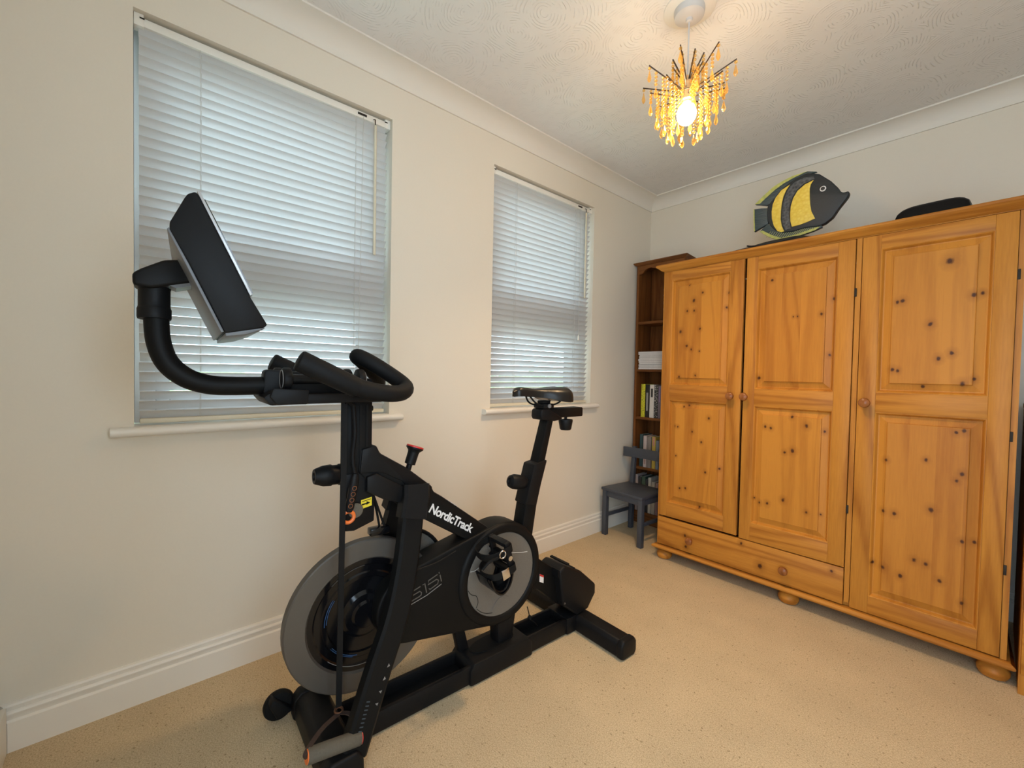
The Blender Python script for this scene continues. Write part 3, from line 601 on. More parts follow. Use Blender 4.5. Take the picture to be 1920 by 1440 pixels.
for x in (-.140, .140): B().box(x-.008, x+.008, -.1095, .11, .262, .3015, .002).obj('side_apron', M['chair'], ch)

# ------------------------------------------------------------------ things on the wardrobe
FT = 1.721
bag = thing('black_bag', 'flat black fabric bag lying on the wardrobe under the painted fish', 'bag', (.98, 2.432, FT))
rows = []
for i in range(17):
    u = i/16; r = []
    for j in range(9):
        v = j/8; x = -.26+.50*u; y = -.105+.21*v
        e = min(1, math.sin(PI*v)**.5*1.05) if 0 < v < 1 else 0
        h = .002+e*(.012+.029*min(1, max(0, (u-.12)/.42))*(1 if u < .86 else max(.0, (1-u)/.14)))
        r.append((x, y, h+.0015*math.sin(9*u+5*v)))
    rows.append(r)
q = B().grid(rows); q.grid([[(p[0], p[1], 0) for p in r] for r in rows]); q.obj('bag_body', M['bagblack'], bag, 180)
B().tube(smooth_path([(-.05, -.10, .022), (-.02, -.112, .012), (.05, -.115, .009), (.12, -.112, .012), (.16, -.10, .022)]), .004, 8).obj('bag_handle', M['bagblack'], bag)

FX, FY, FZ = 1.115, 2.45, 1.7655
fish = thing('wooden_fish', 'carved wooden tropical fish painted black with yellow bands, on the wardrobe top', 'ornament', (FX, FY, FZ))
def fpt(p): return (p[0]-FX, p[1]-1.763)
body = [(0.982,1.951),(1.000,1.975),(1.03,2.008),(1.06,2.034),(1.10,2.054),(1.152,2.066),(1.201,2.046),(1.249,1.996),(1.276,1.958),(1.2885,1.934),(1.300,1.929),(1.316,1.931),(1.319,1.920),(1.314,1.905),(1.306,1.893),(1.282,1.862),(1.26,1.826),(1.232,1.805),(1.205,1.797),(1.15,1.803),(1.10,1.797),(1.055,1.802),(1.02,1.822),(.998,1.852),(.984,1.878),(.980,1.915)]
B().prism([fpt(p) for p in body], 'y', -.016, .016, .006, 3).obj('fish_body', M['fishdark'], fish)
top = [(0.921,1.981),(0.958,2.012),(1.003,2.044),(1.045,2.062),(1.089,2.073),(1.152,2.0755),(1.19,2.062),(1.152,2.060),(1.10,2.047),(1.06,2.027),(1.03,2.001),(.998,1.966),(.975,1.961),(.945,1.973)]
fo = B().prism([fpt(p) for p in top], 'y', -.010, .010, .002).obj('dorsal_fin', M['fintail'], fish)
edge = [(0.921,1.981),(0.958,2.012),(1.003,2.044),(1.045,2.062),(1.089,2.073),(1.152,2.0755),(1.10,2.064),(1.055,2.050),(1.015,2.030),(.975,2.001),(.945,1.978)]
B().prism([fpt(p) for p in edge], 'y', -.0115, -.0095).obj('fin_edge', M['finyellow'], fo)
low = [(0.947,1.833),(0.985,1.866),(1.02,1.835),(1.06,1.812),(1.11,1.805),(1.16,1.811),(1.215,1.803),(1.219,1.792),(1.191,1.783),(1.111,1.769),(1.046,1.763),(0.994,1.795)]
fo = B().prism([fpt(p) for p in low], 'y', -.010, .010, .002).obj('anal_fin', M['fintail'], fish)
edge = [(0.947,1.833),(0.962,1.836),(1.005,1.803),(1.05,1.778),(1.111,1.781),(1.191,1.794),(1.213,1.796),(1.191,1.783),(1.111,1.769),(1.046,1.763),(0.994,1.795)]
B().prism([fpt(p) for p in edge], 'y', -.0115, -.0095).obj('fin_edge', M['finyellow'], fo)
for k in range(22):
    t_ = k/21; x = .985+.215*t_; zb = 1.792-.022*math.sin(min(1, t_*2.2)*PI*.5)+.018*max(0, t_-.45)/.55
    B().tube([(x-FX-.004, -.0105, zb-1.763+.004), (x-FX+.016, -.0105, zb-1.763+.030)], .0011, 5).obj('fin_ray', M['finyellow'], fo)
B().prism([fpt(p) for p in [(0.986,1.945),(.986,1.866),(0.921,1.839),(0.917,1.90),(0.915,1.958),(.95,1.953)]], 'y', -.010, .010, .002).obj('tail_fin', M['fintail'], fish)
B().prism([fpt(p) for p in [(0.921,1.839),(0.917,1.90),(0.915,1.958),(.920,1.957),(.922,1.90),(.926,1.842)]], 'y', -.0112, -.0098).obj('tail_edge', M['finyellow'], fish)
s1 = [(1.181,2.022),(1.170,2.005),(1.166,1.985),(1.167,1.95),(1.170,1.91),(1.176,1.875),(1.192,1.837),(1.165,1.829),(1.13,1.822),(1.096,1.821),(1.089,1.85),(1.087,1.89),(1.089,1.925),(1.098,1.96),(1.115,1.99),(1.145,2.012)]
s2 = [(1.083,2.032),(1.066,2.008),(1.055,1.98),(1.049,1.95),(1.046,1.91),(1.046,1.87),(1.052,1.835),(1.064,1.806),(1.050,1.805),(1.033,1.814),(1.016,1.845),(1.006,1.884),(1.004,1.92),(1.008,1.955),(1.020,1.985),(1.045,2.015)]
for s_ in (s1, s2): B().prism([fpt(p) for p in s_], 'y', -.0195, -.0158, .0012).obj('yellow_band', M['fishyellow'], fish)
s3 = [(1.081,2.022),(1.10,2.036),(1.14,2.046),(1.18,2.040),(1.184,2.027),(1.140,2.017),(1.110,1.994),(1.093,1.962),(1.083,1.925),(1.082,1.88),(1.086,1.845),(1.092,1.812),(1.070,1.812),(1.057,1.84),(1.052,1.88),(1.054,1.94),(1.064,1.985)]
B().prism([fpt(p) for p in s3], 'y', -.0185, -.0158).obj('scale_band', M['fishscale'], fish)
ex, ez = 1.219-FX, 1.969-1.763
eye = B().lathe([(.0125, 0), (.0125, .003), (.010, .0045), (0, .0045)], (ex, -.0158, ez), (0, -1, 0), 20).obj('eye', M['white'], fish)
B().lathe([(.0085, 0), (.0085, .0018), (0, .0022)], (ex, -.0203, ez), (0, -1, 0), 18).obj('pupil', M['fishdark'], eye)

cs = thing('black_case', 'black low rounded case lying at the right of the wardrobe top', 'case', (1.596, 2.47, FT), math.radians(-4))
prof = []
rows = []
for i in range(19):
    u = i/18; r = []
    for j in range(13):
        v = j/12; x = -.118+.236*u; y = -.075+.15*v
        e = (1-abs(2*u-1)**5)*(1-abs(2*v-1)**4)
        r.append((x*(1-.03*e), y, .004+.080*max(0, e)**.40))
    rows.append(r)
q = B().grid(rows); q.grid([[(p[0], p[1], 0) for p in r] for r in rows]); q.box(-.122, .122, -.078, .078, 0, .006, .002); q.obj('case_shell', M['black'], cs, 180)
B().tube([(-.112, -.0775, .024), (.112, -.0775, .024)], .002, 6).obj('zip', M['deep'], cs)

# ------------------------------------------------------------------ chandelier
cl = thing('ceiling_light', 'small tiered chandelier of amber crystal drops with one lit bulb', 'chandelier', (1.014, 1.502, H))
B().lathe([(.0, 0), (.088, 0), (.088, -.0035), (.086, -.005), (0, -.005)], n=40).obj('ceiling_disc', M['coving'], cl)
B().lathe([(.052, -.005), (.0525, -.012), (.050, -.028), (.040, -.034), (.012, -.036), (.011, -.046), (.006, -.048), (0, -.048)], n=32).obj('ceiling_rose', M['lampwhite'], cl)
B().tube([(0, 0, -.046), (0, 0, -.255)], .0028, 8).obj('cord', M['lampwhite'], cl)
hd = B().lathe([(.004, -.235), (.008, -.250), (.018, -.262), (.024, -.268), (.024, -.296), (.022, -.298), (.022, -.325), (.015, -.328), (.015, -.334), (0, -.334)], n=24).obj('lamp_holder', M['brass'], cl)
B().torus((0, 0, -.297), (0, 0, 1), .0245, .0022, 24, 6).obj('holder_ring', M['darkmetal'], hd)
bo = B().lathe([(.012, -.328), (.014, -.336), (.026, -.348), (.0325, -.364), (.0335, -.376), (.031, -.390), (.023, -.403), (.010, -.411), (0, -.412)], n=28).obj('bulb', emit('lit_bulb', (1.0, 0.86, 0.62), 30.0), cl)
lb = bpy.data.lights.new('bulb_light', 'POINT'); lb.energy = BULB_WATT; lb.color = (1.0, 0.69, 0.39); lb.shadow_soft_size = .045
lo = bpy.data.objects.new('bulb_light', lb); COL.objects.link(lo); lo.parent = cl; lo.location = (0, 0, -.372)
sl_ = bpy.data.lights.new('bulb_downlight', 'SPOT'); sl_.energy = SPOT_WATT; sl_.color = lb.color; sl_.spot_size = math.radians(140); sl_.spot_blend = 1.0; sl_.shadow_soft_size = .04
so_ = bpy.data.objects.new('bulb_downlight', sl_); COL.objects.link(so_); so_.parent = cl; so_.location = (0, 0, -.375)
bo.visible_shadow = True
# strands: beads then a pointed drop
def strand_mesh(nb):
    b = B(); z = 0
    for k in range(nb):
        b.lathe([(.0006, 0), (.0048, -.003), (.0058, -.0055), (.0046, -.0085), (.0006, -.0115)], (0, 0, z), n=7); z -= .0132
    return b.mesh('bead_chain', M['crystal'], 20)
db = B(); db.lathe([(.0007, 0), (.0018, -.003), (.0036, -.012), (.0072, -.026), (.0064, -.032), (.0026, -.039), (0, -.041)], n=6); DROP = db.mesh('drop', M['crystal'], 20)
SM = {}
def strand(x, y, z, nb, par):
    if nb not in SM: SM[nb] = strand_mesh(nb)
    o = inst('crystal_strand', SM[nb], par, (x, y, z)); inst('crystal_drop', DROP, o, (0, 0, -.0132*nb-.001), (0, 0, random.uniform(0, 1))); return o
for k in range(8):                                        # long arms rising outward
    a = k/8*2*PI+.32; ca, sa = math.cos(a), math.sin(a)
    p0 = (.024*ca, .024*sa, -.288); p1 = (.158*ca, .158*sa, -.232)
    am = B().tube([p0, p1], .0022, 7).obj('arm', M['darkmetal'], cl)
    for t_, nb in ((.98, 1), (.78, 4), (.56, 8)):
        strand(p0[0]+(p1[0]-p0[0])*t_, p0[1]+(p1[1]-p0[1])*t_, p0[2]+(p1[2]-p0[2])*t_-.003, nb, am)
for k in range(8):                                        # lower short arms close to the bulb
    a = k/8*2*PI+.32+PI/8; ca, sa = math.cos(a), math.sin(a)
    p0 = (.022*ca, .022*sa, -.312); p1 = (.130*ca, .130*sa, -.290)
    am = B().tube([p0, p1], .0022, 7).obj('arm', M['darkmetal'], cl)
    for t_, nb in ((.97, 3), (.74, 6), (.50, 8), (.28, 9)):
        strand(p0[0]+(p1[0]-p0[0])*t_, p0[1]+(p1[1]-p0[1])*t_, p0[2]+(p1[2]-p0[2])*t_-.003, nb, am)
for k in range(8):                                        # steep crown
    a = k/8*2*PI+.1; ca, sa = math.cos(a), math.sin(a)
    p0 = (.012*ca, .012*sa, -.258); p1 = (.056*ca, .056*sa, -.182)
    am = B().tube([p0, p1], .0026, 7).obj('crown_rod', M['darkmetal'], cl)
    for t_, nb in ((.97, 3), (.62, 3)):
        strand(p0[0]+(p1[0]-p0[0])*t_, p0[1]+(p1[1]-p0[1])*t_, p0[2]+(p1[2]-p0[2])*t_-.003, nb, am)

# ------------------------------------------------------------------ exercise bike (local x = towards the room, y = towards the saddle)
bk = thing('exercise_bike', 'black indoor exercise bike with flywheel, saddle and swivel screen beside the window wall', 'exercise bike', (.555, .40, 0), math.radians(-2.5))
def cap_lathe(r, l, rb=.006):
    return [(0, 0), (r-rb, 0), (r-rb*.3, rb*.3), (r, rb), (r, l-rb), (r-rb*.3, l-rb*.3), (r-rb, l), (0, l)]
# front foot
ff = B(); ff.prism([(-.046, .012), (-.036, .0), (.044, 0), (.052, .012), (.050, .060), (.036, .082), (-.026, .082), (-.044, .064)], 'x', -.172, .168, .006)
fo = ff.obj('front_foot', M['black'], bk)
B().prism([(-.050, .010), (-.038, 0), (.048, 0), (.056, .012), (.054, .064), (.038, .087), (-.030, .087), (-.048, .066)], 'x', .128, .172, .010, 3).obj('foot_cap', M['black'], fo)
B().prism([(-.050, .010), (-.038, 0), (.048, 0), (.056, .012), (.054, .064), (.038, .087), (-.030, .087), (-.048, .066)], 'x', -.178, -.138, .010, 3).obj('foot_cap', M['black'], fo)
for x in (-.186,):
    B().prism([(-.042, .03), (-.098, .085), (-.112, .07), (-.09, .02)], 'x', x-.012, x+.03, .006).obj('wheel_bracket', M['black'], fo)
B().lathe(cap_lathe(.043, .030, .010), (-.206, -.080, .0435), (1, 0, 0), 28).obj('transport_wheel', M['deep'], fo)
# base beam: two rails and a recessed tray
bs = B(); bs.box(-.055, -.040, .05, .985, .006, .068, .004); bs.box(.040, .055, .05, .985, .006, .068, .004); bs.box(-.040, .040, .05, .985, .006, .030)
base = bs.obj('base_beam', M['black'], bk)
q = B(); q.prism([(.455, .004), (.455, .058), (.470, .078), (.715, .078), (.735, .060), (.735, .004)], 'x', -.066, .066, .006); cvr = q.obj('base_cover', M['black'], base)
q = B(); q.lathe([(0, .0), (.040, 0), (.046, .002), (.046, .0045), (0, .0045)], (0, 0, 0), (0, 0, 1), 28); so = q.obj('pivot_socket', M['deep'], cvr); so.location = (0, .590, .0765); so.scale = (.85, 2.1, 1)
B().prism([(.600, .075), (.665, .075), (.690, .215), (.590, .215)], 'x', -.028, .028, .008).obj('pivot_post', M['black'], bk)
B().prism([(.462, .075), (.505, .075), (.470, .205), (.432, .205)], 'x', -.05, -.022, .004).obj('rear_pivot_plate', M['black'], bk)
# rear foot
rf = B(); rf.prism([(.978, .010), (.988, 0), (1.052, 0), (1.064, .012), (1.064, .052), (1.050, .069), (.992, .069), (.978, .054)], 'x', -.292, .286, .006); ro = rf.obj('rear_foot', M['black'], bk)
for s in (-1, 1): B().prism([(.975, .010), (.987, 0), (1.053, 0), (1.067, .012), (1.067, .054), (1.052, .072), (.990, .072), (.975, .056)], 'x', s*.268, s*.298, .008, 3).obj('foot_cap', M['black'], ro)
B().prism([(.93, .004), (.985, .004), (.985, .07), (.93, .07)], 'x', -.06, .06, .004).obj('foot_bracket', M['black'], ro)
# incline motor block and its arm
mb = B(); mb.prism([(.872, .285), (.905, .300), (1.005, .250), (1.098, .170), (1.098, .130), (1.050, .075), (.985, .070), (.900, .135)], 'x', -.055, .066, .010, 3); mo = mb.obj('incline_motor_cover', M['black'], bk)
for k in range(5): 
    t_ = k/4; B().box(-.045+.0, .056, .925+.034*k, .938+.034*k, .293-.0265*k-.022*max(0, k-3), .299-.0265*k-.022*max(0, k-3)).obj('vent_slot', M['deep'], mo)
for k in range(3): B().box(-.04, .062, .868+.007*k, .871+.007*k, .262-.006*k, .292-.004*k).obj('vent_fin', M['black'], mo)
ar = B(); ar.prism([(.70, .415), (.785, .352), (.900, .268), (.915, .120), (.79, .225), (.70, .25)], 'x', -.022, .030, .005); ao = ar.obj('motor_arm', M['matte'], bk)
lab = B(); lab.prism([(.797, .285), (.818, .273), (.818, .242), (.797, .254)], 'x', .0302, .0312); lo_ = lab.obj('warning_label', M['white'], ao)
B().prism([(.797, .285), (.818, .273), (.818, .265), (.797, .277)], 'x', .0313, .0318).obj('label_header', M['red'], lo_)
B().lathe([(.004, 0), (.004, .002), (0, .003)], (.0663, .905, .147), (1, 0, 0), 10).obj('screw', M['steel'], mo)
B().tube(smooth_path([(.03, .735, .175), (.032, .742, .15), (.030, .752, .120), (.028, .775, .10), (.02, .80, .072)]), .002, 6).obj('cable', M['deep'], bk)
B().lathe([(.0, -.008), (.006, -.006), (.008, 0), (.006, .006), (0, .008)], (.03, .749, .128), (0, 0, 1), 12).obj('cable_grommet', M['deep'], bk)
# flywheel
FC = (.118, .343)
q = B(); q.lathe([(.160, -.014), (.1665, -.004), (.170, .0), (.222, 0), (.2255, -.003), (.2255, -.027), (.222, -.030), (.160, -.030), (.160, -.014)], (.0, FC[0], FC[1]), (1, 0, 0), 72, cap=False); fl = q.obj('flywheel', M['steel'], bk, 30)
B().lathe([(0, -.024), (.1605, -.024), (.1655, -.007), (.150, -.0065), (.145, -.010), (.128, -.010), (.124, -.006), (.112, -.006), (.108, -.011), (.070, -.012), (.060, -.004), (.042, -.003), (.036, .004), (0, .004)], (0, FC[0], FC[1]), (1, 0, 0), 64).obj('flywheel_disc', M['glossblack'], fl, 30)
for R_, a0, a1, mm in ((.118, 2.5, 3.15, 'bluedecal'), (.113, 2.5, 3.1, 'bluedecal'), (.118, 3.75, 4.5, 'bluedecal'), (.122, 3.75, 4.4, 'bluedecal'), (.149, 3.9, 5.0, 'decalbright'), (.149, 1.6, 2.3, 'decal')):
    pts = [(-.0045, FC[0]+R_*math.cos(a0+(a1-a0)*k/24), FC[1]+R_*math.sin(a0+(a1-a0)*k/24)) for k in range(25)]
    B().tube(pts, .0009, 5).obj('disc_stripe', M[mm], fl)
# far flywheel cover
fc2 = B().lathe([(0, -.008), (.155, -.008), (.155, 0), (0, 0)], (-.075, .262, .385), (1, 0, 0), 56).obj('far_cover', M['discgrey'], bk, 30)
B().torus((-.075, .262, .385), (1, 0, 0), .159, .0065, 56, 8).obj('cover_rim', M['black'], fc2)
# drive shroud: tapered housing between flywheel axle and crank
def hull(c1, r1, c2, r2, n=28):
    (x1, z1), (x2, z2) = c1, c2; d = math.hypot(x2-x1, z2-z1); al = math.acos((r1-r2)/d); th = math.atan2(z2-z1, x2-x1); out = []
    for k in range(n+1):
        a = th+al+(2*PI-2*al)*k/n; out.append((x1+r1*math.cos(a), z1+r1*math.sin(a)))
    for k in range(n+1):
        a = th-al+2*al*k/n; out.append((x2+r2*math.cos(a), z2+r2*math.sin(a)))
    return out
CC = (.594, .350)
sh = B(); sh.prism(hull((.245, .345), .112, CC, .184), 'x', -.045, .045, .007, 3); shr = sh.obj('drive_shroud', M['matte'], bk)
rg = B(); rg.lathe([(.148, .0), (.150, .007), (.158, .0095), (.172, .0085), (.180, .004), (.182, -.002)], (.045, *CC), (1, 0, 0), 64, cap=False); rg.obj('crank_ring', M['matte'], shr, 60)
dsc = B().lathe([(0, -.012), (.148, -.012), (.148, .003), (.146, .0045), (0, .0045)], (.045, *CC), (1, 0, 0), 56).obj('crank_disc', M['discgrey'], shr, 30)
def arc_on_disc(pts, m, r=.0011): B().tube(smooth_path([(.0498, u, z) for u, z in pts]), r, 5).obj('disc_groove', m, dsc)
arc_on_disc([(.448, .333), (.462, .315), (.483, .303), (.490, .280), (.483, .262)], M['deep'])
arc_on_disc([(.485, .258), (.505, .240), (.528, .228), (.552, .222)], M['deep'])
arc_on_disc([(.545, .228), (.575, .262), (.605, .268), (.625, .258)], M['decal'])
arc_on_disc([(.457, .395), (.478, .395), (.500, .405)], M['letters'], .0008)
arc_on_disc([(.625, .418), (.655, .412), (.690, .405), (.712, .402)], M['letters'], .0008)
B().tube(smooth_path([(.046, .40, .480), (.048, .33, .462), (.047, .26, .456)]), .003, 6).obj('shroud_crease', M['black'], shr)
# crank, pedal with toe cage
cr_ = B(); cr_.sweep([(.062, CC[0], CC[1]), (.070, CC[0]-.06, CC[1]+.105)], [(-.014, -.007), (.014, -.007), (.014, .007), (-.014, .007)], side=(0, 1, .5)); cko = cr_.obj('crank_arm', M['black'], bk)
B().lathe(cap_lathe(.024, .022), (.052, *CC), (1, 0, 0), 24).obj('crank_hub', M['black'], cko)
pdl = thing('pedal', None, None); pdl.parent = bk; pdl.location = (.122, .532, .465); pdl.rotation_euler = (math.radians(104), 0, 0); pdl.scale = (1.1, 1.2, 1.2)
pb = B(); pb.box(-.045, -.033, -.046, .046, -.009, .009, .003); pb.box(.033, .045, -.046, .046, -.009, .009, .003); pb.box(-.033, .033, -.046, -.034, -.009, .009, .002); pb.box(-.033, .033, .034, .046, -.009, .009, .002); pb.box(-.033, .033, -.008, .008, -.008, .008, .002)
pb.obj('pedal_body', M['black'], pdl)
B().tube([(-.065, 0, 0), (.046, 0, 0)], .007, 12).obj('spindle', M['chrome'], pdl)
def band(pts, w, t=.0022): 
    q = B(); q.sweep(smooth_path(pts), [(-w, -t), (w, -t), (w, t), (-w, t)], side=(1, 0, 0)); return q
band([(0, -.046, -.004), (0, -.075, .012), (0, -.088, .040), (0, -.070, .062), (0, -.030, .070)], .040).obj('toe_cage', M['glossblack'], pdl)
for sx in (-.034, .034): B().tube(smooth_path([(sx, -.045, 0), (sx, -.08, .028), (sx, -.070, .058), (sx*.8, -.030, .072)]), .004, 8).obj('cage_rib', M['glossblack'], pdl)
for yy in (-.028, .030):
    band([(0, yy, .062 if yy < 0 else .045), (.0, yy+.001, .062 if yy < 0 else .045)], .03)
    q = B(); q.sweep(smooth_path([(-.047, yy, -.01), (-.05, yy, .03), (-.030, yy, .062), (.010, yy, .070), (.042, yy, .055), (.050, yy, .02), (.047, yy, -.01), (0, yy, -.014), (-.047, yy, -.01)]), [(-.0095, -.0012), (.0095, -.0012), (.0095, .0012), (-.0095, .0012)], side=(0, 1, 0)); q.obj('toe_strap', M['deep'], pdl)
bu = B(); bu.box(.049, .054, -.043, -.015, .016, .040, .001); bu.obj('strap_buckle', M['chrome'], pdl)
bu = B(); bu.torus((.055, .030, .028), (1, 0, 0), .010, .0018, 16, 6); bu.obj('strap_buckle', M['chrome'], pdl)
B().tube(smooth_path([(.055, .030, .045), (.058, .034, .075), (.052, .022, .095)]), .0035, 6).obj('strap_tail', M['deep'], pdl)
cl2 = B(); cl2.sweep([(-.062, CC[0], CC[1]), (-.070, CC[0]+.06, CC[1]-.105)], [(-.014, -.007), (.014, -.007), (.014, .007), (-.014, .007)], side=(0, 1, .5)); cl2.obj('crank_arm', M['black'], bk)
p2 = B(); p2.box(-.160, -.080, .610, .700, .235, .255, .004); p2.obj('far_pedal', M['black'], bk)
# main frame tube
tt = B(); tt.prism([(.085, .848), (.128, .853), (.140, .828), (.225, .774), (.318, .700), (.322, .688), (.352, .668), (.575, .500), (.60, .40), (.50, .44), (.47, .488), (.281, .610), (.20, .668), (.12, .735), (.078, .782)], 'x', -.033, .033, .007, 2); frm = tt.obj('main_frame', M['matte'], bk)
ft_ = B(); ft_.prism([(.088, .848), (.130, .856), (.142, .831), (.228, .777), (.316, .706), (.308, .640), (.235, .690), (.215, .735), (.150, .772), (.082, .778)], 'x', -.037, .037, .006, 2); ft_.obj('frame_sleeve', M['black'], frm)
B().prism([(.100, .768), (.128, .775), (.210, .725), (.212, .672), (.150, .695), (.100, .725)], 'x', .030, .046, .004).obj('cheek_plate', M['black'], frm)
q = B(); q.prism([(.352, .668), (.415, .6235), (.412, .6195), (.350, .664)], 'x', -.022, .022); q.obj('frame_top_strip', M['letters'], frm)
# lettering along the tube
def along(u0, z0, ang, x, flip=1):
    ca, sa = math.cos(ang), math.sin(ang)
    return lambda tx, ty: Vector((x, u0+tx*ca-ty*sa, z0+tx*sa+ty*ca))
ang = math.atan2(.524-.6295, .466-.300)
me = text_mesh('NordicTrack', .0395, M['letters'], along(.3015, .628, ang, .0336), bold=.0011, space=.93)
inst('lettering', me, frm)
ang = math.atan2(.385-.345, .345-.236)
strokes = [[(.268,.400),(.241,.392),(.234,.386),(.237,.378),(.266,.385),(.272,.379),(.271,.372),(.265,.369),(.237,.362)], [(.276,.402),(.283,.404),(.290,.373)], [(.328,.421),(.296,.410),(.294,.397),(.325,.406),(.332,.401),(.329,.390),(.301,.380),(.298,.385)], [(.337,.417),(.343,.394)], [(.333,.427),(.335,.422)]]
dec = B()
for k in strokes:
    P_ = [Vector((.0462, u+.004, z)) for u, z in k]
    dec.sweep(P_, [(-.0003, -.0017), (.0003, -.0017), (.0003, .0017), (-.0003, .0017)], side=(1, 0, 0))
dec.obj('model_decal', M['decal'], shr)
dec = B(); dec.sweep([(.0462, .236, .3515), (.0462, .294, .3645), (.0462, .347, .3855)], [(-.0003, -.0011), (.0003, -.0011), (.0003, .0011), (-.0003, .0011)], side=(1, 0, 0)); dec.obj('decal_underline', M['decalbright'], shr)
# front legs with collars
for s in (1, -1):
    path = smooth_path([(s*.046, .243, .690), (s*.056, .232, .610), (s*.080, .205, .490), (s*.105, .165, .370), (s*.122, .110, .250), (s*.136, .060, .130), (s*.142, .034, .064)])
    q = B(); q.sweep(path, [(-.019, -.034), (.012, -.034), (.019, -.026), (.019, .026), (.012, .034), (-.019, .034)], side=(s, 0, 0)); lg = q.obj('front_leg', M['matte'], bk, 30)
    q = B(); q.sweep([(s*.042, .250, .725), (s*.050, .247, .690), (s*.060, .232, .628)], [(-.022, -.042), (.016, -.042), (.024, -.034), (.024, .034), (.016, .042), (-.022, .042)], side=(s, 0, 0)); q.obj('leg_collar', M['black'], lg, 30)
    if s == 1:
        for k in range(9):
            t_ = k/8; u, z = .071-.028*t_, .190-.070*t_; xx = .1485+.012*t_
            q = B(); q.sweep([(xx, u-.0045, z+.002), (xx+.0002, u+.0045, z-.0015)], [(-.0016, -.0003), (.0016, -.0003), (.0016, .0003), (-.0016, .0003)], side=(0, .35, 1)); q.obj('blue_print', M['legprint'], lg)
        for k, (u, z) in enumerate(((.128, .262), (.115, .233), (.103, .203), (.092, .176))):
            t = bmesh.new(); xx = .1375+.0105*(.262-z)/.09; sg = 1 if k < 2 else -1
            t.faces.new([t.verts.new(p) for p in ((xx+.006, u-.004, z-.004*sg), (xx+.006, u+.005, z-.003*sg), (xx+.005, u+.002, z+.005*sg))]); q = B(); q._merge(t); q.obj('arrow_mark', M['decalbright'], lg)
# brake housing, sticker, buckle
q = B(); q.prism([(.043, .618), (.070, .614), (.128, .632), (.130, .708), (.100, .778), (.043, .780)], 'x', -.004, .030, .004); bh = q.obj('brake_housing', M['black'], bk)
q = B(); q.prism([(.088, .700), (.1195, .705), (.1195, .680), (.088, .674)], 'x', .0302, .0308); yl = q.obj('arrow_label', M['yellow'], bh)
q = B(); q.prism([(.090, .6885), (.104, .6905), (.104, .6945), (.115, .6895), (.104, .684), (.104, .6865), (.090, .6845)], 'x', .0309, .0312); q.obj('label_arrow', M['deep'], yl)
q = B(); q.prism([(.091, .6965), (.1165, .7005), (.1165, .6985), (.091, .6945)], 'x', .0309, .0312); q.obj('label_line', M['deep'], yl)
q = B(); q.box(-.02, .012, .125, .185, .578, .600, .004); qo = q.obj('cable_clip', M['glossblack'], bk); 
for (x_, p_) in ((-.012, .16), (.004, .17)): B().tube(smooth_path([(x_, .128, .72), (x_+.002, .145, .67), (x_, p_, .60)]), .0035, 7).obj('brake_cable', M['deep'], bk)
# handlebar post, knobs
q = B(); q.box(-.028, .028, .046, .120, .70, .992, .004); po = q.obj('handlebar_post', M['matte'], bk)
for x_ in (.0285,):
    for y_ in (.062, .085, .104): B().box(x_-.0003, x_+.0012, y_-.003, y_+.003, .80, .975).obj('post_groove', M['deep'], po)
B().lathe([(.006, 0), (.008, .010), (0, .012)], (0, .120, .962), (0, 1, 0), 12).obj('post_stop', M['deep'], po)
B().lathe([(.030, 0), (.030, .012), (.0275, .014), (.0275, .030), (.030, .034), (.0285, .055), (.022, .074), (.020, .078), (.012, .078), (.010, .070), (0, .070)], (0, .046, .776), (0, -1, .03), 24).obj('adjustment_knob', M['black'], po)
rk = B(); d_ = Vector((0, .32, .95)).normalized(); o_ = Vector((0, .243, .752)); rk.lathe([(.009, 0), (.009, .028), (.017, .030), (.0175, .066), (.019, .072), (.0275, .080), (.0275, .084)], o_, d_, 20); rko = rk.obj('resistance_knob', M['black'], bk)
B().lathe([(.0275, .0842), (.0275, .0875), (.0255, .089), (0, .0895)], o_, d_, 24).obj('knob_cap', M['red'], rko)
# handlebar cradle
q = B(); q.prism([(-.168, 1.004), (-.152, .984), (-.066, .986), (.045, .986), (.130, .986), (.130, 1.008), (-.066, 1.012), (-.145, 1.020)], 'x', -.084, .084, .005); cra = q.obj('dumbbell_tray', M['black'], bk)
for s in (-1, 1): B().prism([(-.155, 1.006), (-.140, .986), (-.072, .986), (-.068, 1.022), (-.148, 1.026)], 'x', s*.0845, s*.097, .003).obj('tray_side', M['black'], cra)
B().prism([(-.158, 1.008), (-.156, 1.066), (-.148, 1.072), (-.060, 1.066), (.12, 1.050), (.13, 1.0)], 'x', -.024, .024, .006).obj('stem_block', M['black'], cra)
# dumbbells resting in the tray
for s in (1, -1):
    db_ = thing('dumbbell', ['small black dumbbell in the handlebar tray on the side towards the room', 'small black dumbbell in the handlebar tray on the side towards the window'][0 if s == 1 else 1], 'dumbbell', (0, 0, 0), 0, 'dumbbells in the bike tray')
    db_.matrix_world = bk.matrix_basis @ Matrix.Translation((s*.0545, -.020, 1.0480))
    B().tube([(0, -.085, 0), (0, .085, 0)], .0125, 14).obj('handle', M['black'], db_)
    for y_ in (-.092, .092):
        hd_ = B().lathe([(0, -.011), (.022, -.011), (.0285, -.008), (.0295, -.004), (.0295, .004), (.0285, .008), (.022, .011), (0, .011)], (0, y_, 0), (0, 1, 0), 28).obj('weight_head', M['black'], db_)
        B().torus((0, y_-(.0112 if y_ < 0 else -.0112), 0), (0, 1, 0), .0225, .0012, 28, 6).obj('head_ring', M['decalbright'], hd_)
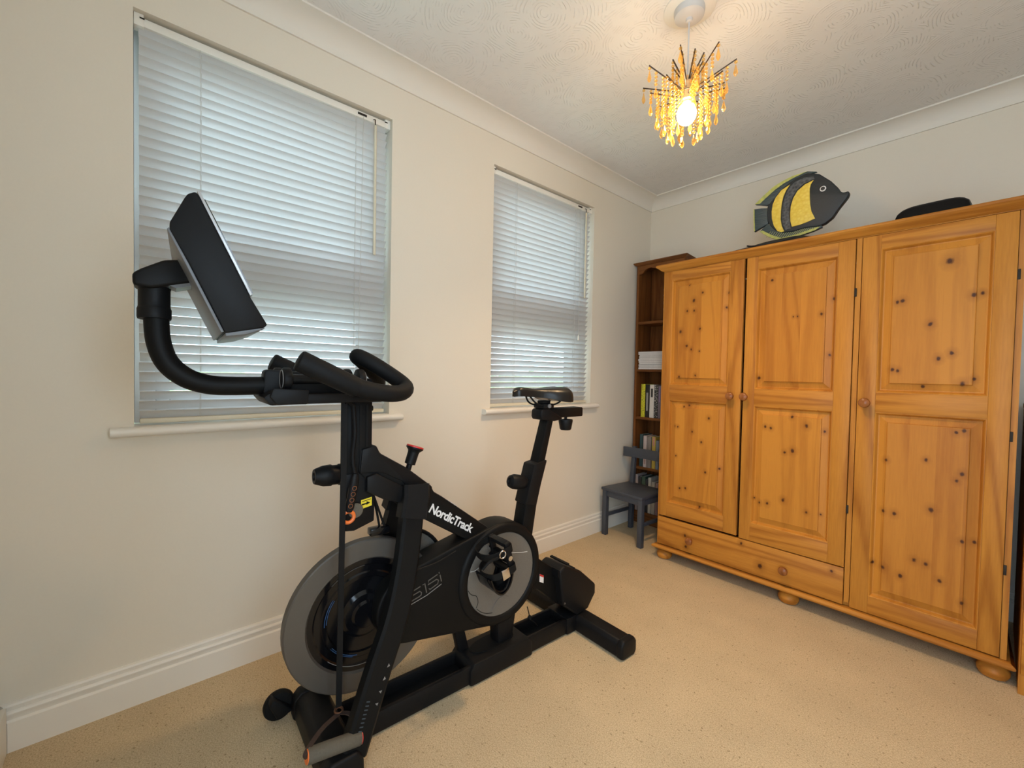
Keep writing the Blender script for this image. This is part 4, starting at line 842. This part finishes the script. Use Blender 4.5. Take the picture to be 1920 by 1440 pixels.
# handlebar
hp = [(.165, -.108, 1.094), (.166, -.050, 1.066), (.166, .010, 1.039), (.165, .060, 1.022), (.158, .120, 1.013), (.136, .165, 1.016), (.100, .186, 1.031), (.060, .160, 1.062), (.026, .110, 1.099), (0, .084, 1.114)]
hp = hp + [(-x, y, z) for x, y, z in hp[-2::-1]]
hb = B().tube(smooth_path(hp, 7), .0225, 16).obj('handlebar', M['foam'], bk, 50)
for s in (1, -1):
    dv = Vector((0, -.90, .43)).normalized()
    B().lathe([(.0245, -.150), (.0255, -.146), (.0255, -.004), (.0235, 0), (.019, .0015), (0, .0015)], (s*.165, -.108, 1.094), dv, 20).obj('horn_grip', M['foam'], hb)
B().box(-.030, .030, .055, .110, .99, 1.035, .006).obj('handlebar_clamp', M['black'], hb)
for s in (1, -1): B().tube([(s*.025, .085, 1.018), (s*.140, .085, 1.020)], .016, 12).obj('handlebar_spoke', M['black'], hb)
# screen arm
ap = smooth_path([(0, -.365, 1.19), (0, -.361, 1.13), (0, -.345, 1.082), (0, -.312, 1.049), (0, -.27, 1.033), (0, -.225, 1.0295), (0, -.15, 1.030)], 6)
sa_ = B().tube(ap, .0232, 18).obj('screen_arm', M['matte'], bk, 50)
B().lathe([(.0295, -.004), (.0305, 0), (.0305, .018), (.0295, .020), (.0285, .024), (.0285, .062), (.030, .066)], (0, -.368, 1.183), (-.06, 0, 1), 28).obj('arm_collar', M['black'], sa_)
q = B(); q.prism([(-.403, 1.246), (-.404, 1.271), (-.390, 1.283), (-.351, 1.308), (-.304, 1.317), (-.285, 1.30), (-.290, 1.268), (-.350, 1.250), (-.372, 1.243)], 'x', -.036, .036, .007, 3); br = q.obj('screen_bracket', M['black'], sa_)
B().prism([(-.350, 1.2565), (-.290, 1.268), (-.290, 1.262), (-.330, 1.249)], 'x', -.032, .032).obj('bracket_underside', M['greyback'], br)
# screen console
SW_ = .178
scr = thing('screen_console', None, None); scr.parent = bk; scr.location = (0, -.2575, 1.28); scr.rotation_euler = (0, 0, math.radians(-1.8))
def sp_(p): return (p[0]+.262, p[1]-1.28)
profS = [(-.3035, 1.423), (-.313, 1.417), (-.318, 1.408), (-.341, 1.355), (-.3415, 1.343), (-.310, 1.280), (-.252, 1.150), (-.248, 1.147), (-.178, 1.164), (-.174, 1.170), (-.207, 1.228), (-.299, 1.424)]
B().prism([sp_(p) for p in profS], 'x', -SW_, SW_, .003).obj('console_body', M['black'], scr, 30)
back = [(-.3425, 1.346), (-.3105, 1.279), (-.2525, 1.149), (-.2575, 1.147), (-.3155, 1.277), (-.3455, 1.342)]
B().prism([sp_(p) for p in back], 'x', -SW_+.004, SW_-.004, .001).obj('back_panel', M['greyback'], scr)
bot = [(-.250, 1.1465), (-.178, 1.1635), (-.179, 1.1605), (-.214, 1.146), (-.249, 1.140)]
B().prism([sp_(p) for p in bot], 'x', -SW_+.006, SW_-.006, .0008).obj('speaker_grille', M['greyback'], scr)
fr_ = [(-.2985, 1.4255), (-.2065, 1.229), (-.2010, 1.2315), (-.2935, 1.427)]
B().prism([sp_(p) for p in fr_], 'x', -SW_-.0005, SW_+.0005, .001).obj('silver_bezel', M['silver'], scr)
ds = [(-.2905, 1.414), (-.2055, 1.234), (-.1998, 1.2365), (-.2845, 1.4165)]
B().prism([sp_(p) for p in ds], 'x', -SW_+.012, SW_-.012).obj('display', M['screen'], scr)
# seat tube, post, rail, saddle
q = B(); q.prism([(.690, .42), (.748, .40), (.775, .56), (.822, .732), (.760, .722), (.718, .57)], 'x', -.030, .030, .006); stb = q.obj('seat_tube', M['matte'], bk)
q = B(); q.prism([(.712, .575), (.768, .565), (.824, .735), (.756, .724)], 'x', -.034, .034, .006); q.obj('seat_tube_sleeve', M['black'], stb)
B().lathe([(.018, 0), (.022, .008), (.026, .022), (.0285, .042), (.0285, .066), (.023, .082), (.013, .087), (.010, .081), (0, .081)], (0, .744, .648), Vector((0, -1, .22)), 24).obj('seat_height_knob', M['black'], stb)
q = B(); q.prism([(.772, .70), (.812, .70), (.864, .900), (.832, .900)], 'x', -.024, .024, .004); sp2 = q.obj('seat_post', M['matte'], bk)
q = B(); q.box(-.028, .028, .815, 1.032, .897, .936, .005); sr = q.obj('seat_slider', M['matte'], bk)
q = B(); q.prism([(.788, .905), (.794, .893), (.862, .885), (.905, .890), (.905, .899), (.83, .937), (.798, .936), (.790, .930)], 'x', -.030, .030, .007); q.obj('slider_clamp', M['black'], sr)
B().lathe([(.006, .0), (.006, .010), (.029, .012), (.030, .018), (.024, .052), (.020, .056), (0, .056)], (0, .956, .897), (0, 0, -1), 24).obj('slider_knob', M['black'], sr)
sd = B(); n = 22; rows = []
def sadw(t): return (.0225+.058*(1/(1+math.exp(-(t-.58)*12))))*(1 if t < .90 else math.sqrt(max(0, 1-((t-.90)/.1)**2))*.62+.38)
for i in range(n+1):
    t_ = i/n; u = .670+.266*t_; w = sadw(t_)*(1 if t_ > .08 else math.sqrt(max(.04, 1-((.08-t_)/.08)**2)))
    ztop = 1.017+.005*math.exp(-((t_-.14)/.14)**2)-.0015*math.exp(-((t_-.45)/.15)**2)+.007*(1/(1+math.exp(-(t_-.68)*14)))-(.020*((t_-.90)/.10)**2 if t_ > .90 else 0)-(.012*((.08-t_)/.08)**2 if t_ < .08 else 0)
    dep = .034+.028*(1/(1+math.exp(-(t_-.66)*14)))-(.026*((t_-.88)/.12)**2 if t_ > .88 else 0)-(.012*((.1-t_)/.1)**2 if t_ < .1 else 0)
    r = []
    for k in range(21):
        ph = PI*k/20; c_, s_ = math.cos(ph), math.sin(ph)
        x = -w*math.copysign(abs(c_)**.62, c_)
        groove = -.003*math.exp(-(x/.010)**2)*(1 if .3 < t_ < .95 else 0)
        r.append((x, u, ztop-dep*(1-s_**.62)+groove))
    rows.append(r)
sd.grid(rows); sd.grid([[(p[0]*.94, p[1], rows[i][0][2]+.001) for p in rows[i]] for i in range(n+1)])
for i_ in (0, n): sd.grid([rows[i_], [(p[0]*.94, p[1], rows[i_][0][2]+.001) for p in rows[i_]]])
sad = sd.obj('saddle', M['saddle'], bk, 180)
for s in (-1, 1):
    B().tube(smooth_path([(s*.012, .742, .988), (s*.020, .765, .962), (s*.022, .800, .950), (s*.022, .850, .950), (s*.028, .885, .960), (s*.034, .912, .985)]), .0035, 8).obj('saddle_rail', M['deep'], sad)
q = B(); q.box(-.030, .030, .800, .858, .937, .956, .004); q.box(-.018, .018, .808, .850, .956, .968, .004); q.obj('saddle_clamp', M['black'], sad)
for s in (-1, 1): B().lathe([(0, 0), (.008, 0), (.008, .005), (0, .006)], (s*.030, .829, .947), (s, 0, 0), 12).obj('clamp_bolt', M['decalbright'], sad)

# ------------------------------------------------------------------ resistance band hanging from the handlebar post
rb = thing('resistance_band', 'black resistance band with grey foam handle hanging down the front of the bike', 'resistance band')
rb.matrix_world = bk.matrix_basis @ Matrix.Translation((.05, .02, 0))
def rl(u, v, z): return (v-.05, u-.02, z)
q = B(); q.sweep([rl(.032, .052, .985), rl(.030, .056, .80), rl(.024, .062, .45), rl(.018, .072, .155)], [(-.0022, -.0075), (.0022, -.0075), (.0022, .0075), (-.0022, .0075)], side=(1, 0, 0)); q.obj('band', M['foam'], rb)
B().tube(smooth_path([rl(.060, .042, .975), rl(.064, .044, .90), rl(.058, .045, .83), rl(.064, .046, .785)]), .0055, 10).obj('band_tube', M['foam'], rb)
B().tube(smooth_path([rl(.032, .054, .985), rl(.045, .048, .9865), rl(.060, .042, .975)]), .0055, 10).obj('band_loop', M['foam'], rb)
sv = B(); sv.sweep([rl(.066, .047, .783), rl(.063, .047, .76), rl(.050, .047, .690), rl(.048, .047, .678)], lambda i: [((.006, .0095, .0105, .007)[i]*math.cos(2*PI*k/14)*1.0, (.008, .0125, .0125, .009)[i]*math.sin(2*PI*k/14)) for k in range(14)], side=(1, 0, 0)); svo = sv.obj('grip_sleeve', M['black'], rb, 50)
om = plain('orange_outline_print', (.30, .10, .03), .5)
for k in range(4):
    c_ = (.0600-.0035*k*1.0, .745-.016*k)
    B().torus(rl(c_[0], .0577, c_[1]), (1, 0, 0), .0058, .0006, 14, 5).obj('sleeve_print', om, svo)
B().torus(rl(.047, .047, .664), (1, 0, .0), .0155, .0052, 28, 8).obj('orange_ring', M['orange'], rb)
q = B(); q.lathe([(0, -.003), (.019, -.003), (.021, 0), (.019, .003), (0, .003)], rl(.070, .0405, .676), (1, 0, 0), 24); q.obj('anchor_disc', M['foamgrey'], rb)
B().torus(rl(.018, .074, .146), (.2, 0, 1), .010, .0032, 20, 7).obj('metal_ring', plain('bronze_ring', (.20, .10, .06), .3, metal=.8), rb)
hl, hr_ = rl(-.082, .150, .127), rl(.052, .150, .1065)
for e in (hl, hr_):
    q = B(); q.sweep(smooth_path([rl(.018, .082, .144), ((e[0]+.03)*.5, e[1]*.55, .150), (e[0], e[1], e[2]+.012), (e[0], e[1], e[2]-.006)]), [(-.0012, -.006), (.0012, -.006), (.0012, .006), (-.0012, .006)]); q.obj('webbing', M['webbing'], rb)
dv = (Vector(hr_)-Vector(hl)).normalized(); ln = (Vector(hr_)-Vector(hl)).length
fh = B().lathe([(.009, .002), (.017, .002), (.0185, .005), (.0185, ln-.005), (.017, ln-.002), (.009, ln-.002)], hl, dv, 24).obj('foam_handle', M['foamgrey'], rb)
for t_ in (0, ln-.003): B().lathe([(0, 0), (.0165, 0), (.0165, .003), (0, .003)], Vector(hl)+dv*t_, dv, 20).obj('handle_end', M['orange'] if t_ == 0 else M['red'], fh)
